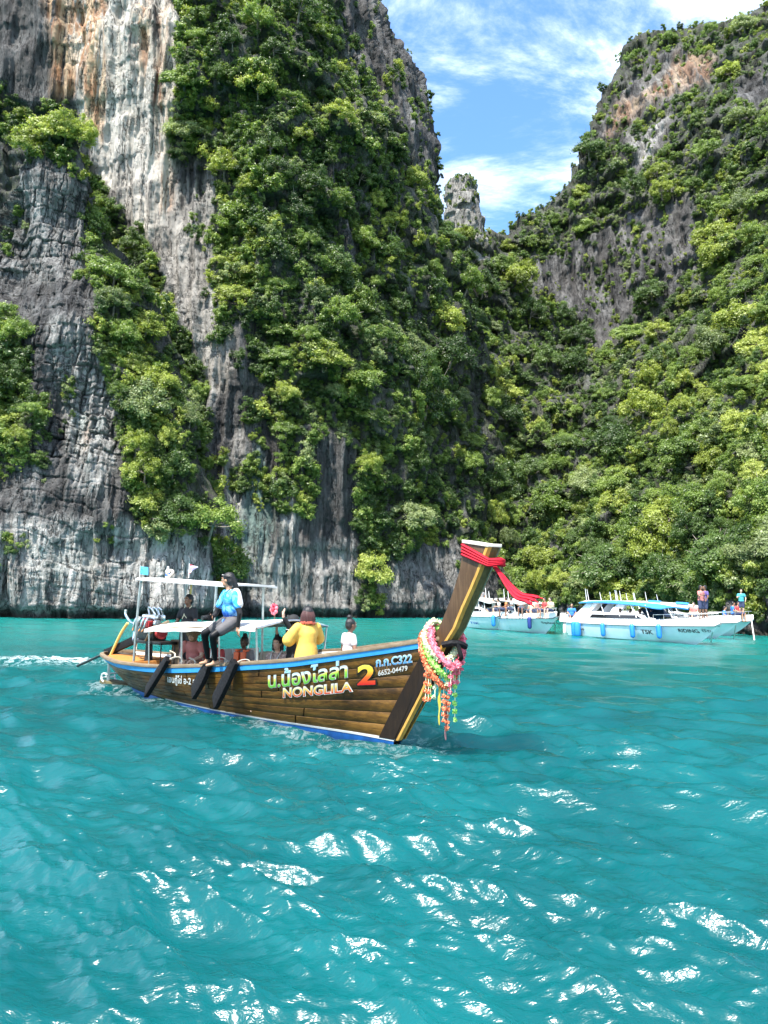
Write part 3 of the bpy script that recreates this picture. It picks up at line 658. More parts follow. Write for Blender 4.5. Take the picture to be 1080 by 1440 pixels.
def build_water():
    fine = np.linspace(-37, 37, 690); coarse = np.linspace(37, 323, 70)[1:-1]
    th = np.radians(np.concatenate([fine, coarse])); na = len(th)
    pyd = np.linspace(0.0, 1.0, 520)
    # rows even in the picture down to the shore, then a few out to the open sea
    inv = 1 / 2.6 + (1 / 60.0 - 1 / 2.6) * pyd ** 0.92
    r = np.concatenate([[0.35, 1.0, 1.7, 2.2], 1 / inv, np.geomspace(63, 900, 22)])
    nr = len(r)
    Rr = np.repeat(r[:, None], na, 1); T = np.repeat(th[None], nr, 0)
    X, Y = Rr * np.sin(T), Rr * np.cos(T)
    dr = np.gradient(r)[:, None]; dth = np.r_[np.full(len(fine), R(74) / 690), np.full(na - len(fine), R(286) / 70)][None]
    cell = np.maximum(dr, 0) * 0.55 + 0.45 * Rr * dth; cell = np.where(np.abs((T + math.pi) % (2 * math.pi) - math.pi) > R(37.1), 50.0, cell)
    H, DX, DY = wave_field(X, Y, cell)
    # lift for wave sets near the boat's bow and the propeller wash
    st = on_water(70, 930); d = np.hypot((X - st[0]) / 1.9, (Y - st[1]) / 0.75)
    wash = np.exp(-d ** 2)
    H = H + wash * (0.10 + 0.12 * np.abs(fbm(X / .25, Y / .25, X * 0, 4, 91)))
    V = np.stack([X + DX, Y + DY, H], -1)
    F = grid_faces(nr, na)
    i = np.arange(nr - 1) * na; F = np.concatenate([F, np.stack([i + na - 1, i, i + na, i + 2 * na - 1], -1)])
    me = mesh_np('water', V.reshape(-1, 3), F)
    foam = np.clip(wash * 1.25, 0, 1)
    a0, a1 = HULL_A, HULL_B                                        # broken foam beside the hull
    ab = a1 - a0; L2 = (ab ** 2).sum(); tt = np.clip(((X - a0[0]) * ab[0] + (Y - a0[1]) * ab[1]) / L2, 0, 1)
    dd = np.hypot(X - a0[0] - ab[0] * tt, Y - a0[1] - ab[1] * tt)
    foam = np.maximum(foam, 0.22 * (1 - sstep(0.55, 1.35, dd)) * (1 - 0.6 * tt))
    vattr(me, 'foam', foam); vattr(me, 'shallow', sstep(13, 50, Rr) * 0.85)
    m, g, b = new_mat('lagoon_water')
    v = g.coord('Object')
    deep = g.mix(g.mr(g.noise(v, 0.35, 4, 0.6), 0.35, 0.65), (0.001, 0.050, 0.054), (0.002, 0.072, 0.076))
    deep = g.mix(g.attr('shallow'), deep, (0.005, 0.150, 0.132))
    fo = g.math('MULTIPLY', g.attr('foam'), g.mr(g.noise(g.coord('Object', (1, 1, 1)), 5.5, 8, 0.72, 0.6), 0.47, 0.60))
    c = g.mix(fo, deep, (0.80, 0.85, 0.85))
    g.L.new(c, b.inputs['Base Color'])
    b.inputs['IOR'].default_value = 1.333; b.inputs['Specular IOR Level'].default_value = 0.5
    g.L.new(g.math('ADD', g.math('MULTIPLY', fo, 0.4), 0.25), b.inputs['Roughness'])
    h1 = g.noise(g.coord('Object', (1.0, 2.3, 1), (0, 0, R(-18))), 2.2, 5, 0.62, 0.3); h2 = g.noise(g.coord('Object', (1, 2.3, 1), (0, 0, R(12))), 7.0, 3, 0.55, 0.3)
    h = g.math('ADD', g.math('MULTIPLY', h1, 0.72), g.math('MULTIPLY', h2, 0.28))
    g.L.new(g.bump(h, 0.45, 0.10), b.inputs['Normal'])
    b.inputs['Subsurface Weight'].default_value = 1.0; b.subsurface_method = 'BURLEY'; b.inputs['Subsurface Radius'].default_value = (0.5, 1.0, 1.0); b.inputs['Subsurface Scale'].default_value = 2.2
    o = obj('water', me, m); tag(o, kind='structure')
    return o
HULL_A, HULL_B = on_water(175, 965)[:2], on_water(550, 1046)[:2]
WATER = build_water()
# ================================================================== mesh builder
class MB:
    def __init__(s): s.V, s.F = [], []
    def add(s, V, F):
        o = len(s.V); s.V += [tuple(map(float, v)) for v in V]; s.F += [tuple(int(i) + o for i in f) for f in F]; return s
    def box(s, c, size, rot=None, taper=None):
        hx, hy, hz = (q / 2 for q in size); V = []
        for z in (-1, 1):
            k = taper if (taper and z > 0) else 1.0
            for x, y in ((-1, -1), (1, -1), (1, 1), (-1, 1)):
                v = Vector((x * hx * k, y * hy * k, z * hz)); v = (rot @ v if rot else v); V.append((v.x + c[0], v.y + c[1], v.z + c[2]))
        return s.add(V, [(3, 2, 1, 0), (4, 5, 6, 7), (0, 1, 5, 4), (1, 2, 6, 5), (2, 3, 7, 6), (3, 0, 4, 7)])
    def tube(s, pts, rad, seg=8, caps=True, flat=1.0):
        pts = [Vector(p) for p in pts]; n = len(pts); rad = rad if isinstance(rad, (list, tuple)) else [rad] * n
        V, F = [], []; a = None
        for i in range(n):
            t = (pts[min(i + 1, n - 1)] - pts[max(i - 1, 0)]).normalized()
            if a is None: a = t.cross(Vector((0, 0, 1)) if abs(t.z) < .9 else Vector((1, 0, 0))).normalized()
            else: a = (a - t * a.dot(t)).normalized()
            b = t.cross(a)
            for k in range(seg):
                q = 2 * math.pi * k / seg; V.append(pts[i] + rad[i] * (math.cos(q) * a + math.sin(q) * b * flat))
        for i in range(n - 1):
            for k in range(seg): F.append((i * seg + k, i * seg + (k + 1) % seg, (i + 1) * seg + (k + 1) % seg, (i + 1) * seg + k))
        if caps: F.append(tuple(range(seg))[::-1]); F.append(tuple((n - 1) * seg + k for k in range(seg)))
        return s.add(V, F)
    def ell(s, c, r, seg=14, rings=9, rot=None):
        V, F = [], []
        for i in range(rings + 1):
            p = math.pi * i / rings
            for k in range(seg):
                q = 2 * math.pi * k / seg; v = Vector((r[0] * math.sin(p) * math.cos(q), r[1] * math.sin(p) * math.sin(q), r[2] * math.cos(p))); v = rot @ v if rot else v
                V.append((c[0] + v.x, c[1] + v.y, c[2] + v.z))
        for i in range(rings):
            for k in range(seg): F.append((i * seg + k, (i + 1) * seg + k, (i + 1) * seg + (k + 1) % seg, i * seg + (k + 1) % seg))
        return s.add(V, F)
    def cap(s, a, b, ra, rb, seg=12):
        """tapered limb with rounded ends"""
        a, b = Vector(a), Vector(b); d = (b - a).normalized(); P, Q = [], []
        for k in (-1.0, -.8, -.45, 0): P.append(a + d * ra * k); Q.append(ra * math.sqrt(max(0.0004, 1 - k * k)))
        for k in (0, .45, .8, 1.0): P.append(b + d * rb * k); Q.append(rb * math.sqrt(max(0.0004, 1 - k * k)))
        return s.tube(P, Q, seg)
    def grid(s, pts):                       # pts[row][col]
        ny, nx = len(pts), len(pts[0]); V = [p for r in pts for p in r]
        return s.add(V, [(j * nx + i, j * nx + i + 1, (j + 1) * nx + i + 1, (j + 1) * nx + i) for j in range(ny - 1) for i in range(nx - 1)])
    def prism(s, poly, d):                  # closed polygon of 3-D points swept by vector d
        n = len(poly); V = [Vector(p) for p in poly] + [Vector(p) + Vector(d) for p in poly]
        return s.add(V, [tuple(range(n))[::-1], tuple(range(n, 2 * n))] + [(i, (i + 1) % n, n + (i + 1) % n, n + i) for i in range(n)])
    def mesh(s, name, bevel=0.0, smooth=40, solid=0.0):
        me = bpy.data.meshes.new(name); me.from_pydata(s.V, [], s.F); me.update()
        bm = bmesh.new(); bm.from_mesh(me)
        bmesh.ops.remove_doubles(bm, verts=bm.verts, dist=1e-5)
        if bevel: bmesh.ops.bevel(bm, geom=[e for e in bm.edges if e.is_manifold and e.calc_face_angle(0) > 0.6], offset=bevel, segments=2, profile=0.6, affect='EDGES', clamp_overlap=True)
        if solid: 
            bmesh.ops.recalc_face_normals(bm, faces=bm.faces); bmesh.ops.solidify(bm, geom=bm.faces[:], thickness=solid)
        bmesh.ops.recalc_face_normals(bm, faces=bm.faces)
        bm.to_mesh(me); bm.free()
        me.polygons.foreach_set('use_smooth', np.ones(len(me.polygons), bool)); me.set_sharp_from_angle(angle=R(smooth))
        return me
    def build(s, name, m, parent=None, **kw): return obj(name, s.mesh(name, **kw), m, parent)
def spline(pts, n=8):                       # Catmull-Rom through the points
    p = [Vector(q) for q in pts]; p = [p[0] * 2 - p[1]] + p + [p[-1] * 2 - p[-2]]; o = []
    for i in range(1, len(p) - 2):
        for k in range(n):
            t = k / n; o.append(0.5 * ((2 * p[i]) + (p[i + 1] - p[i - 1]) * t + (2 * p[i - 1] - 5 * p[i] + 4 * p[i + 1] - p[i + 2]) * t * t + (3 * p[i] - p[i - 1] - 3 * p[i + 1] + p[i + 2]) * t ** 3))
    return o + [p[-2]]
def pchip(xs, ys):
    xs, ys = np.array(xs, float), np.array(ys, float); h = np.diff(xs); dl = np.diff(ys) / h; m = np.zeros(len(xs)); m[0], m[-1] = dl[0], dl[-1]
    for i in range(1, len(xs) - 1): m[i] = 0 if dl[i - 1] * dl[i] <= 0 else 2 * dl[i - 1] * dl[i] / (dl[i - 1] + dl[i])
    def f(x):
        x = np.clip(np.asarray(x, float), xs[0], xs[-1]); i = np.clip(np.searchsorted(xs, x, 'right') - 1, 0, len(h) - 1); t = (x - xs[i]) / h[i]
        return (2 * t**3 - 3 * t**2 + 1) * ys[i] + (t**3 - 2 * t**2 + t) * h[i] * m[i] + (-2 * t**3 + 3 * t**2) * ys[i + 1] + (t**3 - t**2) * h[i] * m[i + 1]
    return f

# ================================================================== the longtail boat
S0, B0 = on_water(185, 968), on_water(557, 1044)
AX = (B0 - S0) / np.linalg.norm(B0 - S0); BOAT_RZ = math.atan2(AX[1], AX[0])
LAT = np.array([AX[1], -AX[0], 0])
def bl(s, t, z): return (s, -t, z)                        # boat-local point: along, to the photographed side, up
def bw(s, t, z): return tuple(S0 + AX * s + LAT * t + np.array([0, 0, z]))
def aboard(name, s, t, z, label, cat, group=None, yaw=0.0): return empty(name, bw(s, t, z), BOAT_RZ + yaw, label, cat, group)
def bpx(px, py, t):                                       # photo pixel on the lengthwise plane at t -> (s, t, z)
    d = rays(np.array(px), np.array(py)); k = ((S0 + LAT * t - CAM) @ LAT) / (d @ LAT); P = CAM + d * k
    return ((P - S0) @ AX, t, P[2])

def wood(name, dark, mid, lite, rough=0.42, gs=1.0, stain=0.0, axis=(0.55, 7, 7), spec=0.3):
    if name in MATS: return MATS[name]
    m, g, b = new_mat(name)
    v = g.coord('Object', axis); n = g.noise(v, 3.0 * gs, 6, 0.66, 0.7); k = g.noise(g.coord('Object', (0.5, 2, 2)), 1.6, 4, 0.6)
    c = g.ramp(g.math('ADD', g.math('MULTIPLY', n, 0.75), g.math('MULTIPLY', k, 0.25)), [(0.32, dark), (0.5, mid), (0.68, lite)])
    c = g.mix(0.22, c, g.mix(g.rand(), tuple(x * .75 for x in mid), tuple(min(1, x * 1.2) for x in lite)), 'MIX')
    if stain:
        c = g.mix(g.mr(g.noise(g.coord('Object', (0.8, 1, 1.6)), 1.1, 6, 0.7), 0.44, 0.66, 0, stain), c, tuple(x * 0.5 for x in dark))
        cr = g.noise(g.coord('Object', (1.4, 9, 16)), 1.7, 5, 0.75, 1.2); c = g.mix(g.mr(cr, 0.60, 0.66, 0, 0.8), c, tuple(x * .3 for x in dark))
    g.L.new(c, b.inputs['Base Color']); g.L.new(g.mr(n, 0.3, 0.7, rough + .15, rough - .06), b.inputs['Roughness'])
    b.inputs['Specular IOR Level'].default_value = spec; g.L.new(g.bump(n, 0.35, 0.012), b.inputs['Normal']); MATS[name] = m; return m
HULLWOOD = wood('varnished_hull_wood', (0.026, 0.012, 0.003), (0.105, 0.050, 0.009), (0.205, 0.105, 0.021), 0.34, 1, 0.8)
RAILWOOD = wood('weathered_rail_wood', (0.055, 0.038, 0.022), (0.15, 0.11, 0.068), (0.27, 0.205, 0.135), 0.6)
DARKWOOD = wood('dark_stem_wood', (0.005, 0.003, 0.002), (0.014, 0.007, 0.0035), (0.032, 0.017, 0.008), 0.5, 1.2, axis=(7, 7, .6))
PROWWOOD = wood('brown_prow_wood', (0.022, 0.011, 0.005), (0.058, 0.031, 0.014), (0.105, 0.062, 0.030), 0.45, 1.2, axis=(6, 6, .7))
YELLOWWOOD = wood('yellow_edge_wood', (0.22, 0.11, 0.02), (0.42, 0.23, 0.045), (0.55, 0.33, 0.08), 0.4, axis=(6, 6, .7))
ORANGEWOOD = wood('orange_deck_wood', (0.25, 0.085, 0.02), (0.46, 0.18, 0.045), (0.58, 0.27, 0.08), 0.4)
SKYBLUE = mat('sky_blue_paint', (0.035, 0.26, 0.56), 0.35, var=0.10, scale=9, dirt=0.25)
NAVY = mat('blue_bottom_paint', (0.008, 0.075, 0.26), 0.4, var=0.25, scale=6, dirt=0.4)
WHITE = mat('white_paint', (0.60, 0.60, 0.575), 0.4, var=0.05, scale=7, dirt=0.25)
CANVAS = mat('white_canvas', (0.56, 0.55, 0.52), 0.75, var=0.06, scale=4, dirt=0.18, bump=0.15)
BEIGE = mat('beige_canvas', (0.50, 0.44, 0.36), 0.8, var=0.1, scale=5, dirt=0.2)
STEEL = mat('steel_pipe', (0.52, 0.52, 0.50), 0.28, 0.85, 0.15, 8, dirt=0.3)
BLACKRUB = mat('black_rubber', (0.010, 0.010, 0.011), 0.6, spec=0.12, var=0.5, scale=30, bump=0.3)
ROPE = mat('rope_fibre', (0.52, 0.47, 0.38), 0.9, var=0.25, scale=60, bump=0.4)
BRASSY = mat('yellow_pipe_paint', (0.62, 0.50, 0.14), 0.45, var=0.15, dirt=0.3)
DARKIRON = mat('dark_iron', (0.035, 0.034, 0.033), 0.45, 0.6, 0.4, 20, bump=0.2)
CHROME = mat('bright_metal', (0.72, 0.72, 0.72), 0.2, 0.95, 0.1, 20)
REDPAINT = mat('red_engine_paint', (0.36, 0.03, 0.03), 0.4, var=0.2)

LT = empty('longtail_boat', tuple(S0), BOAT_RZ, 'long wooden longtail boat with sky-blue rail and tall garlanded prow', 'boat')
# --- hull lines as functions of u (0 stern .. 1 stem)
U_ = [0, .02, .05, .1, .2, .35, .5, .62, .74, .83, .9, .96, 1]
f_bg = pchip(U_, [0.02, .24, .38, .52, .68, .79, .82, .79, .67, .50, .32, .165, .085])
f_zg = pchip([0, .05, .166, .28, .39, .5, .612, .738, .811, .875, .924, .97, 1], [.71, .70, .66, .69, .755, .855, .975, 1.125, 1.25, 1.365, 1.455, 1.545, 1.595])
f_bw = pchip([0, .06, .16, .3, .5, .65, .8, .92, 1], [.03, .15, .33, .50, .57, .50, .31, .14, .07])
f_zw = pchip([0, .3, .6, .85, 1], [.03, .04, .03, .0, -.03])
def side(u, v, off=0.0, sgn=1):
    """point on the hull side; v 0 paint line .. 1 gunwale; off outward"""
    b0, b1 = f_bw(u), f_bg(u); b = b0 + (b1 - b0) * np.power(v, .82) + .035 * np.sin(np.pi * v) * np.minimum(1, b1 / .4)
    x0, x1 = -0.02 + 7.90 * u, -1.2 + 9.98 * u; z = f_zw(u) + (f_zg(u) - f_zw(u)) * v
    b = b + off
    if sgn < 0: z = z + 0.17 * b * v
    return (x0 + (x1 - x0) * v, -sgn * b, z)
def RV(u, dz): return 1 - dz / (f_zg(u) - f_zw(u))
def strip(mb, v0, v1, off, u0, u1, sgn, nu=70, lip=0.0, nv=3):
    us = np.linspace(u0, u1, nu); dv = 0 if callable(v0) else (v1 - v0) * .06
    if callable(v0): 
        a_ = [np.array([v0(u) for u in us]), np.array([v1(u) for u in us])]; d_ = (a_[1] - a_[0]) * .06
        vv = [a_[0], a_[0] + d_, (a_[0] + a_[1]) / 2, a_[1] - d_, a_[1]]; oo = [lip, off, off, off, lip]
        mb.grid([[side(u, vv[r_][i], oo[r_], sgn) for i, u in enumerate(us)] for r_ in range(5)]); return mb
    vv = [v0, v0 + dv] + list(np.linspace(v0 + dv, v1 - dv, nv + 2)[1:-1]) + [v1 - dv, v1]; oo = [lip] + [off] * (nv + 2) + [lip]
    mb.grid([[side(u, v, o, sgn) for u in us] for v, o in zip(vv, oo)]); return mb
# inner shell, bottom
for sg, nm in ((1, 'hull'), (-1, 'hull')):
    mb = MB(); us = np.linspace(0, 1, 80)
    rowsP = [[(float(side(u, 0, 0, sg)[0]) * .97 + .1, 0.0, -.34 + .40 * max(0, u - .75) + .25 * max(0, .12 - u)) for u in us], [(side(u, 0, 0, sg)[0], side(u, 0, -.01, sg)[1], side(u, 0, 0, sg)[2] - .12) for u in us]]
    rowsP += [[side(u, v, -.004, sg) for u in us] for v in (0, .25, .5, .75, 1)]
    mb.grid(rowsP); mb.build(nm, DARKWOOD, LT)
    mb = MB(); mb.grid([[(side(u, 0, 0, sg)[0], -sg * (0.0), -.35) for u in us], [(side(u, 0, 0, sg)[0], side(u, 0, .006, sg)[1], side(u, 0, 0, sg)[2] - .13) for u in us], [side(u, .035, .012, sg) for u in us]]); mb.build('bottom_paint', NAVY, LT)
    mb = MB(); strip(mb, .036, .062, .018, .30, 1.0, sg, 60); mb.build('paint_line', WHITE, LT)
    # strakes: seven runs of planks, each butt-jointed
    bounds = [(lambda u, q=q: .06 + q * (RV(u, .135) - .06)) for q in np.linspace(0, 1, 8)]; rng = np.random.default_rng(4)
    for k in range(7):
        cuts = [0.0] + sorted(rng.uniform(.2, .8, 2)) + [1.0]
        if cuts[2] - cuts[1] < .15: cuts = [0, cuts[1], 1.0]
        for a, c in zip(cuts[:-1], cuts[1:]):
            mb = MB(); strip(mb, lambda u, f=bounds[k]: f(u) + .002, lambda u, f=bounds[k + 1]: f(u) - .002, .013, a + (.0015 if a > 0 else 0), c - (.0015 if c < 1 else 0), sg, 46, lip=.006); mb.build('plank', HULLWOOD, LT)
    mb = MB(); strip(mb, lambda u: RV(u, .133), lambda u: RV(u, .040), .032, 0, 1, sg, 90, lip=0.0); mb.build('rub_rail', SKYBLUE, LT)
    # gunwale: a wooden rail along the top edge
    mb = MB(); rg = []
    for u in np.linspace(0, 1, 110):
        x, y, z = side(u, 1, 0, sg); o = -sg; ring = []
        for dy, dz in ((.036, -.040), (.044, -.012), (.036, .018), (-.050, .022), (-.058, .0), (-.045, -.05)): ring.append((x, y + o * dy * (1 if abs(y) > .07 else .5), z + dz))
        rg.append(ring + [ring[0]])
    mb.grid(rg); mb.build('gunwale', RAILWOOD, LT)
    # inside skin
    mb = MB(); us = np.linspace(.06, .96, 70); mb.grid([[side(u, v, -.05, sg) for u in us] for v in (.12, .4, .7, .985)]); mb.build('inner_skin', WHITE if sg < 0 else BEIGE, LT)
# stern curve filler, floor, decks
mb = MB(); us = np.linspace(.10, .90, 40); mb.grid([[(side(u, .2, -.06, s)[0], side(u, .2, -.06, s)[1], .20) for u in us] for s in (1, -1)]); mb.build('floor', RAILWOOD, LT)
def deck(u0, u1, v, m, nm, cam=.03):
    mb = MB(); us = np.linspace(u0, u1, 26); rws = []
    for k in np.linspace(-1, 1, 7):
        rws.append([tuple(np.array(side(u, v, -.03, 1)) * (1 + k) / 2 + np.array(side(u, v, -.03, -1)) * (1 - k) / 2 + np.array([0, 0, cam * (1 - k * k)])) for u in us])
    mb.grid(rws); return mb.build(nm, m, LT, solid=.03)
deck(.005, .17, .90, ORANGEWOOD, 'stern_deck'); deck(.80, .985, .93, RAILWOOD, 'bow_deck')
mb = MB(); mb.box((1.05, 0, .52), (.05, 1.15, .34)); mb.build('deck_bulkhead', ORANGEWOOD, LT, bevel=.006)
for s in (2.3, 3.4, 4.5, 5.6):
    mb = MB(); mb.box((s, 0, .47), (.26, 1.36 if s < 5 else 1.2, .04)); mb.build('thwart', RAILWOOD, LT, bevel=.006)
# white splash panels fastened along the far side
for k in range(7):
    u0, u1 = .215 + k * .0435, .215 + (k + 1) * .0435 - .002; mb = MB()
    a, c = side(u0, 1, -.065, -1), side(u1, 1, -.065, -1); h = .13 if k < 6 else .05
    mb.add([(a[0], a[1], a[2] - .42), (c[0], c[1], c[2] - .42), (c[0], c[1], c[2] + h), (a[0], a[1], a[2] + h)], [(0, 1, 2, 3)]); mb.build('splash_panel', WHITE if k < 6 else BEIGE, LT, solid=.014)
for k in range(2):
    u0, u1 = .535 + k * .06, .593 + k * .06; mb = MB(); a, c = side(u0, 1, -.065, -1), side(u1, 1, -.065, -1)
    mb.add([(a[0], a[1], a[2] - .40), (c[0], c[1], c[2] - .40), (c[0], c[1], c[2] + .03), (a[0], a[1], a[2] + .03)], [(0, 1, 2, 3)]); mb.build('splash_panel', BEIGE, LT, solid=.014)

# --- stem and prow
def sweep5(pa, pn, ht, nose, m, nm, cap_ends=True):
    """five-sided beam; pa/pn = aft and shoulder points (s,z) up the beam, ht half thickness, nose = extra to the ridge"""
    rg = []
    for (sa, za), (sn, zn), h, q in zip(pa, pn, ht, nose): rg.append([(sa, -h, za), (sn, -h, zn), (sn + q, 0, zn + q * .25), (sn, h, zn), (sa, h, za)])
    mb = MB(); n = 5; V = [p for r_ in rg for p in r_]; F = [(i * n + k, i * n + (k + 1) % n, (i + 1) * n + (k + 1) % n, (i + 1) * n + k) for i in range(len(rg) - 1) for k in range(n)]
    F += [tuple(range(n))[::-1], tuple((len(rg) - 1) * n + k for k in range(n))]
    mb.add(V, F); return mb.build(nm, m, LT, bevel=.008)
sweep5([(7.66, .0), (7.95, .5), (8.24, 1.0), (8.52, 1.46)], [(7.93, .02), (8.24, .52), (8.55, 1.02), (8.86, 1.50)], [.085, .10, .115, .125], [.06, .07, .08, .09], DARKWOOD, 'stem')
PA = [(8.40, 1.44), (8.60, 1.56), (8.76, 1.72), (8.90, 1.98), (9.03, 2.27), (9.13, 2.52), (9.22, 2.93)]
PB = [(8.84, 1.48), (8.93, 1.58), (9.05, 1.74), (9.18, 2.00), (9.33, 2.27), (9.45, 2.50), (9.62, 2.86)]
prow = sweep5(PA, PB, [.125, .125, .125, .13, .135, .14, .145], [.09] * 7, PROWWOOD, 'prow')
for sg in (1, -1):                                            # yellow edging strips down both shoulders, olive nose boards
    mb = MB(); rg = []
    for (s, z), h in zip([(7.985, .05), (8.44, .76)] + PB, [.08, .10, .128, .128, .128, .133, .138, .143, .148]): rg.append([(s - .035, -sg * (h + .004), z), (s + .012, -sg * (h + .006), z + .002), (s + .045, -sg * (h - .045), z + .01)])
    mb.grid(rg); mb.build('edge_strip', YELLOWWOOD, LT, solid=.006)
    mb = MB(); rg = []
    for (s, z), h in zip(PB, [.128, .128, .128, .133, .138, .143, .148]): rg.append([(s + .047, -sg * (h - .046), z + .012), (s + .100, -sg * .0, z + .026)])
    mb.grid(rg); mb.build('nose_board', wood('olive_nose_wood', (.035, .03, .01), (.095, .078, .028), (.15, .125, .05), .45, axis=(6, 6, .7)), LT, solid=.005)
mb = MB(); T0, T1 = PA[-1], PB[-1]
top = [(T0[0] - .03, -.165, T0[1]), (T1[0] + .01, -.165, T1[1]), (T1[0] + .125, 0, T1[1] + .0), (T1[0] + .01, .165, T1[1]), (T0[0] - .03, .165, T0[1])]
mb.prism(top, (.005, 0, .045)); mb.build('prow_cap', mat('pale_painted_wood', (.58, .56, .46), .55, var=.12, dirt=.35), LT, bevel=.006)
for sg in (1, -1):                                            # dark cheek board on the hull beside the stem
    mb = MB(); g_ = []
    for v in np.linspace(.05, .90, 14): g_.append([side(u, v, .022, sg) for u in np.linspace(.964 + .020 * v, .9995, 5)])
    mb.grid(g_); mb.build('cheek_board', DARKWOOD, LT, solid=.012)
mb = MB(); mb.tube(spline([bl(8.86, .16, 1.50), bl(8.98, .10, 1.53), bl(9.06, 0, 1.52), bl(9.08, -.10, 1.48)], 6), .045, 8); mb.tube(spline([bl(9.05, .05, 1.52), bl(9.1, .03, 1.36), bl(9.06, .0, 1.30)], 5), .03, 7); mb.build('bow_lashing', BLACKRUB, LT)
# --- lettering on the photographed side
_uu, _vv = np.meshgrid(np.linspace(.0, 1, 900), np.linspace(.0, 1, 120)); _sp = np.stack(side(_uu, _vv, .02, 1), -1)
_ct, _st = math.cos(BOAT_RZ), math.sin(BOAT_RZ)
_wp = np.stack([S0[0] + _sp[..., 0] * _ct - _sp[..., 1] * _st, S0[1] + _sp[..., 0] * _st + _sp[..., 1] * _ct, _sp[..., 2]], -1); _hx, _hy = to_px(_wp)
def hull_uv(px, py): i = np.argmin((_hx - px) ** 2 + (_hy - py) ** 2); return _uu.ravel()[i], _vv.ravel()[i]
def paint_mat(name, stops, rough=.4):
    if name in MATS: return MATS[name]
    m, g, b = new_mat(name); c = g.ramp(g.attr('gv'), stops); c = g.mix(g.mr(g.noise(g.coord('Object'), 30, 5, .7), .60, .72, 0, .55), c, (.10, .065, .025))
    g.L.new(c, b.inputs['Base Color']); b.inputs['Roughness'].default_value = rough; MATS[name] = m; return m
def text_mesh(body, offset=0.0, bold=0.0):
    cu = bpy.data.curves.new('lettering', 'FONT'); cu.body = body; cu.size = 1.0; cu.offset = offset; cu.resolution_u = 3; cu.fill_mode = 'FRONT'
    o = bpy.data.objects.new('lettering', cu); COL.objects.link(o); bpy.context.view_layer.update()
    me = bpy.data.meshes.new_from_object(o.evaluated_get(bpy.context.evaluated_depsgraph_get())); bpy.data.objects.remove(o)
    bm = bmesh.new(); bm.from_mesh(me); bmesh.ops.triangulate(bm, faces=bm.faces); 
    bmesh.ops.subdivide_edges(bm, edges=[e for e in bm.edges if e.calc_length() > .35], cuts=2); bmesh.ops.triangulate(bm, faces=bm.faces); bm.to_mesh(me); bm.free()
    return me
def hull_text(body, p0, p1, hpx, stops, outline=None, off=(.06, .02), gz=(0, .72), slant=0.0, nm='lettering'):
    base = text_mesh(body); co = np.array([v.co[:] for v in base.vertices]); xa, xb = co[:, 0].min(), co[:, 0].max()
    q00, q10, q01, q11 = (np.array(hull_uv(*p)) for p in (p0, p1, (p0[0], p0[1] - hpx), (p1[0], p1[1] - hpx)))
    for lay, (o_, st) in enumerate(([(off[0], outline)] if outline else []) + [(off[1], stops)]):
        me = text_mesh(body, o_); c = np.array([v.co[:] for v in me.vertices]); k = (c[:, 0] - xa) / (xb - xa) + slant * c[:, 1]
        h = c[:, 1] / gz[1]
        uv = q00 + np.outer(k, q10 - q00) + np.outer(h, q01 - q00) + np.outer(k * h, q11 - q10 - q01 + q00); u, v = uv[:, 0], uv[:, 1]
        P = np.stack(side(u, v, .024 + .006 * lay + (.004 if outline else 0), 1), -1)
        me.vertices.foreach_set('co', P.astype(np.float32).ravel()); me.update(); vattr(me, 'gv', np.clip((c[:, 1] - gz[0]) / (gz[1] - gz[0]), 0, 1))
        o = obj(nm if lay or not outline else nm + '_outline', me, paint_mat('paint ' + str(st)[:52] + str(len(st)), st), LT)
Wt = (.44, .44, .41)
hull_text('น.น้องไลล่า', (378, 967), (489, 952), 17, [(0, (.10, .34, .04)), (.4, (.22, .50, .05)), (.62, (.62, .62, .10)), (.85, (.55, .72, .74)), (1, (.3, .55, .7))], [(0, Wt), (1, Wt)], (.035, .012), (0, .58))
hull_text('NONGLILA', (399, 981), (495, 972), 13.5, [(0, (.50, .03, .02)), (.45, (.68, .30, .04)), (.75, (.72, .66, .18)), (1, (.8, .8, .7))], [(0, (.75, .70, .62)), (1, Wt)], (.055, .012))
hull_text('2', (505, 963), (527, 961), 27, [(0, (.48, .015, .01)), (.35, (.60, .10, .015)), (.65, (.70, .42, .03)), (1, (.72, .58, .08))], [(0, (.008, .007, .006)), (1, (.008, .007, .006))], (.07, .03))
hull_text('ก.ก.C322', (530, 938), (580, 932), 12, [(0, (.05, .20, .42)), (.5, (.16, .42, .66)), (1, (.36, .60, .74))], [(0, Wt), (1, Wt)], (.045, .015))
hull_text('6652-04479', (532, 950), (573, 943), 7, [(0, Wt), (1, Wt)], None, (.03, .02))
hull_text('เอนกู้ไข่ อ-2 อ', (236, 959), (275, 963), 9, [(0, (.6, .63, .6)), (1, (.6, .63, .6))], None, (.03, .02))

# --- frames and canopies
def pipe(nm, pts, r=.02, m=STEEL, n=6): mb = MB(); mb.tube(spline([bl(*p) for p in pts], n) if len(pts) > 2 else [bl(*p) for p in pts], r, 8); return mb.build(nm, m, LT)
zr = lambda s: 2.40 - (s - 1.07) * .036
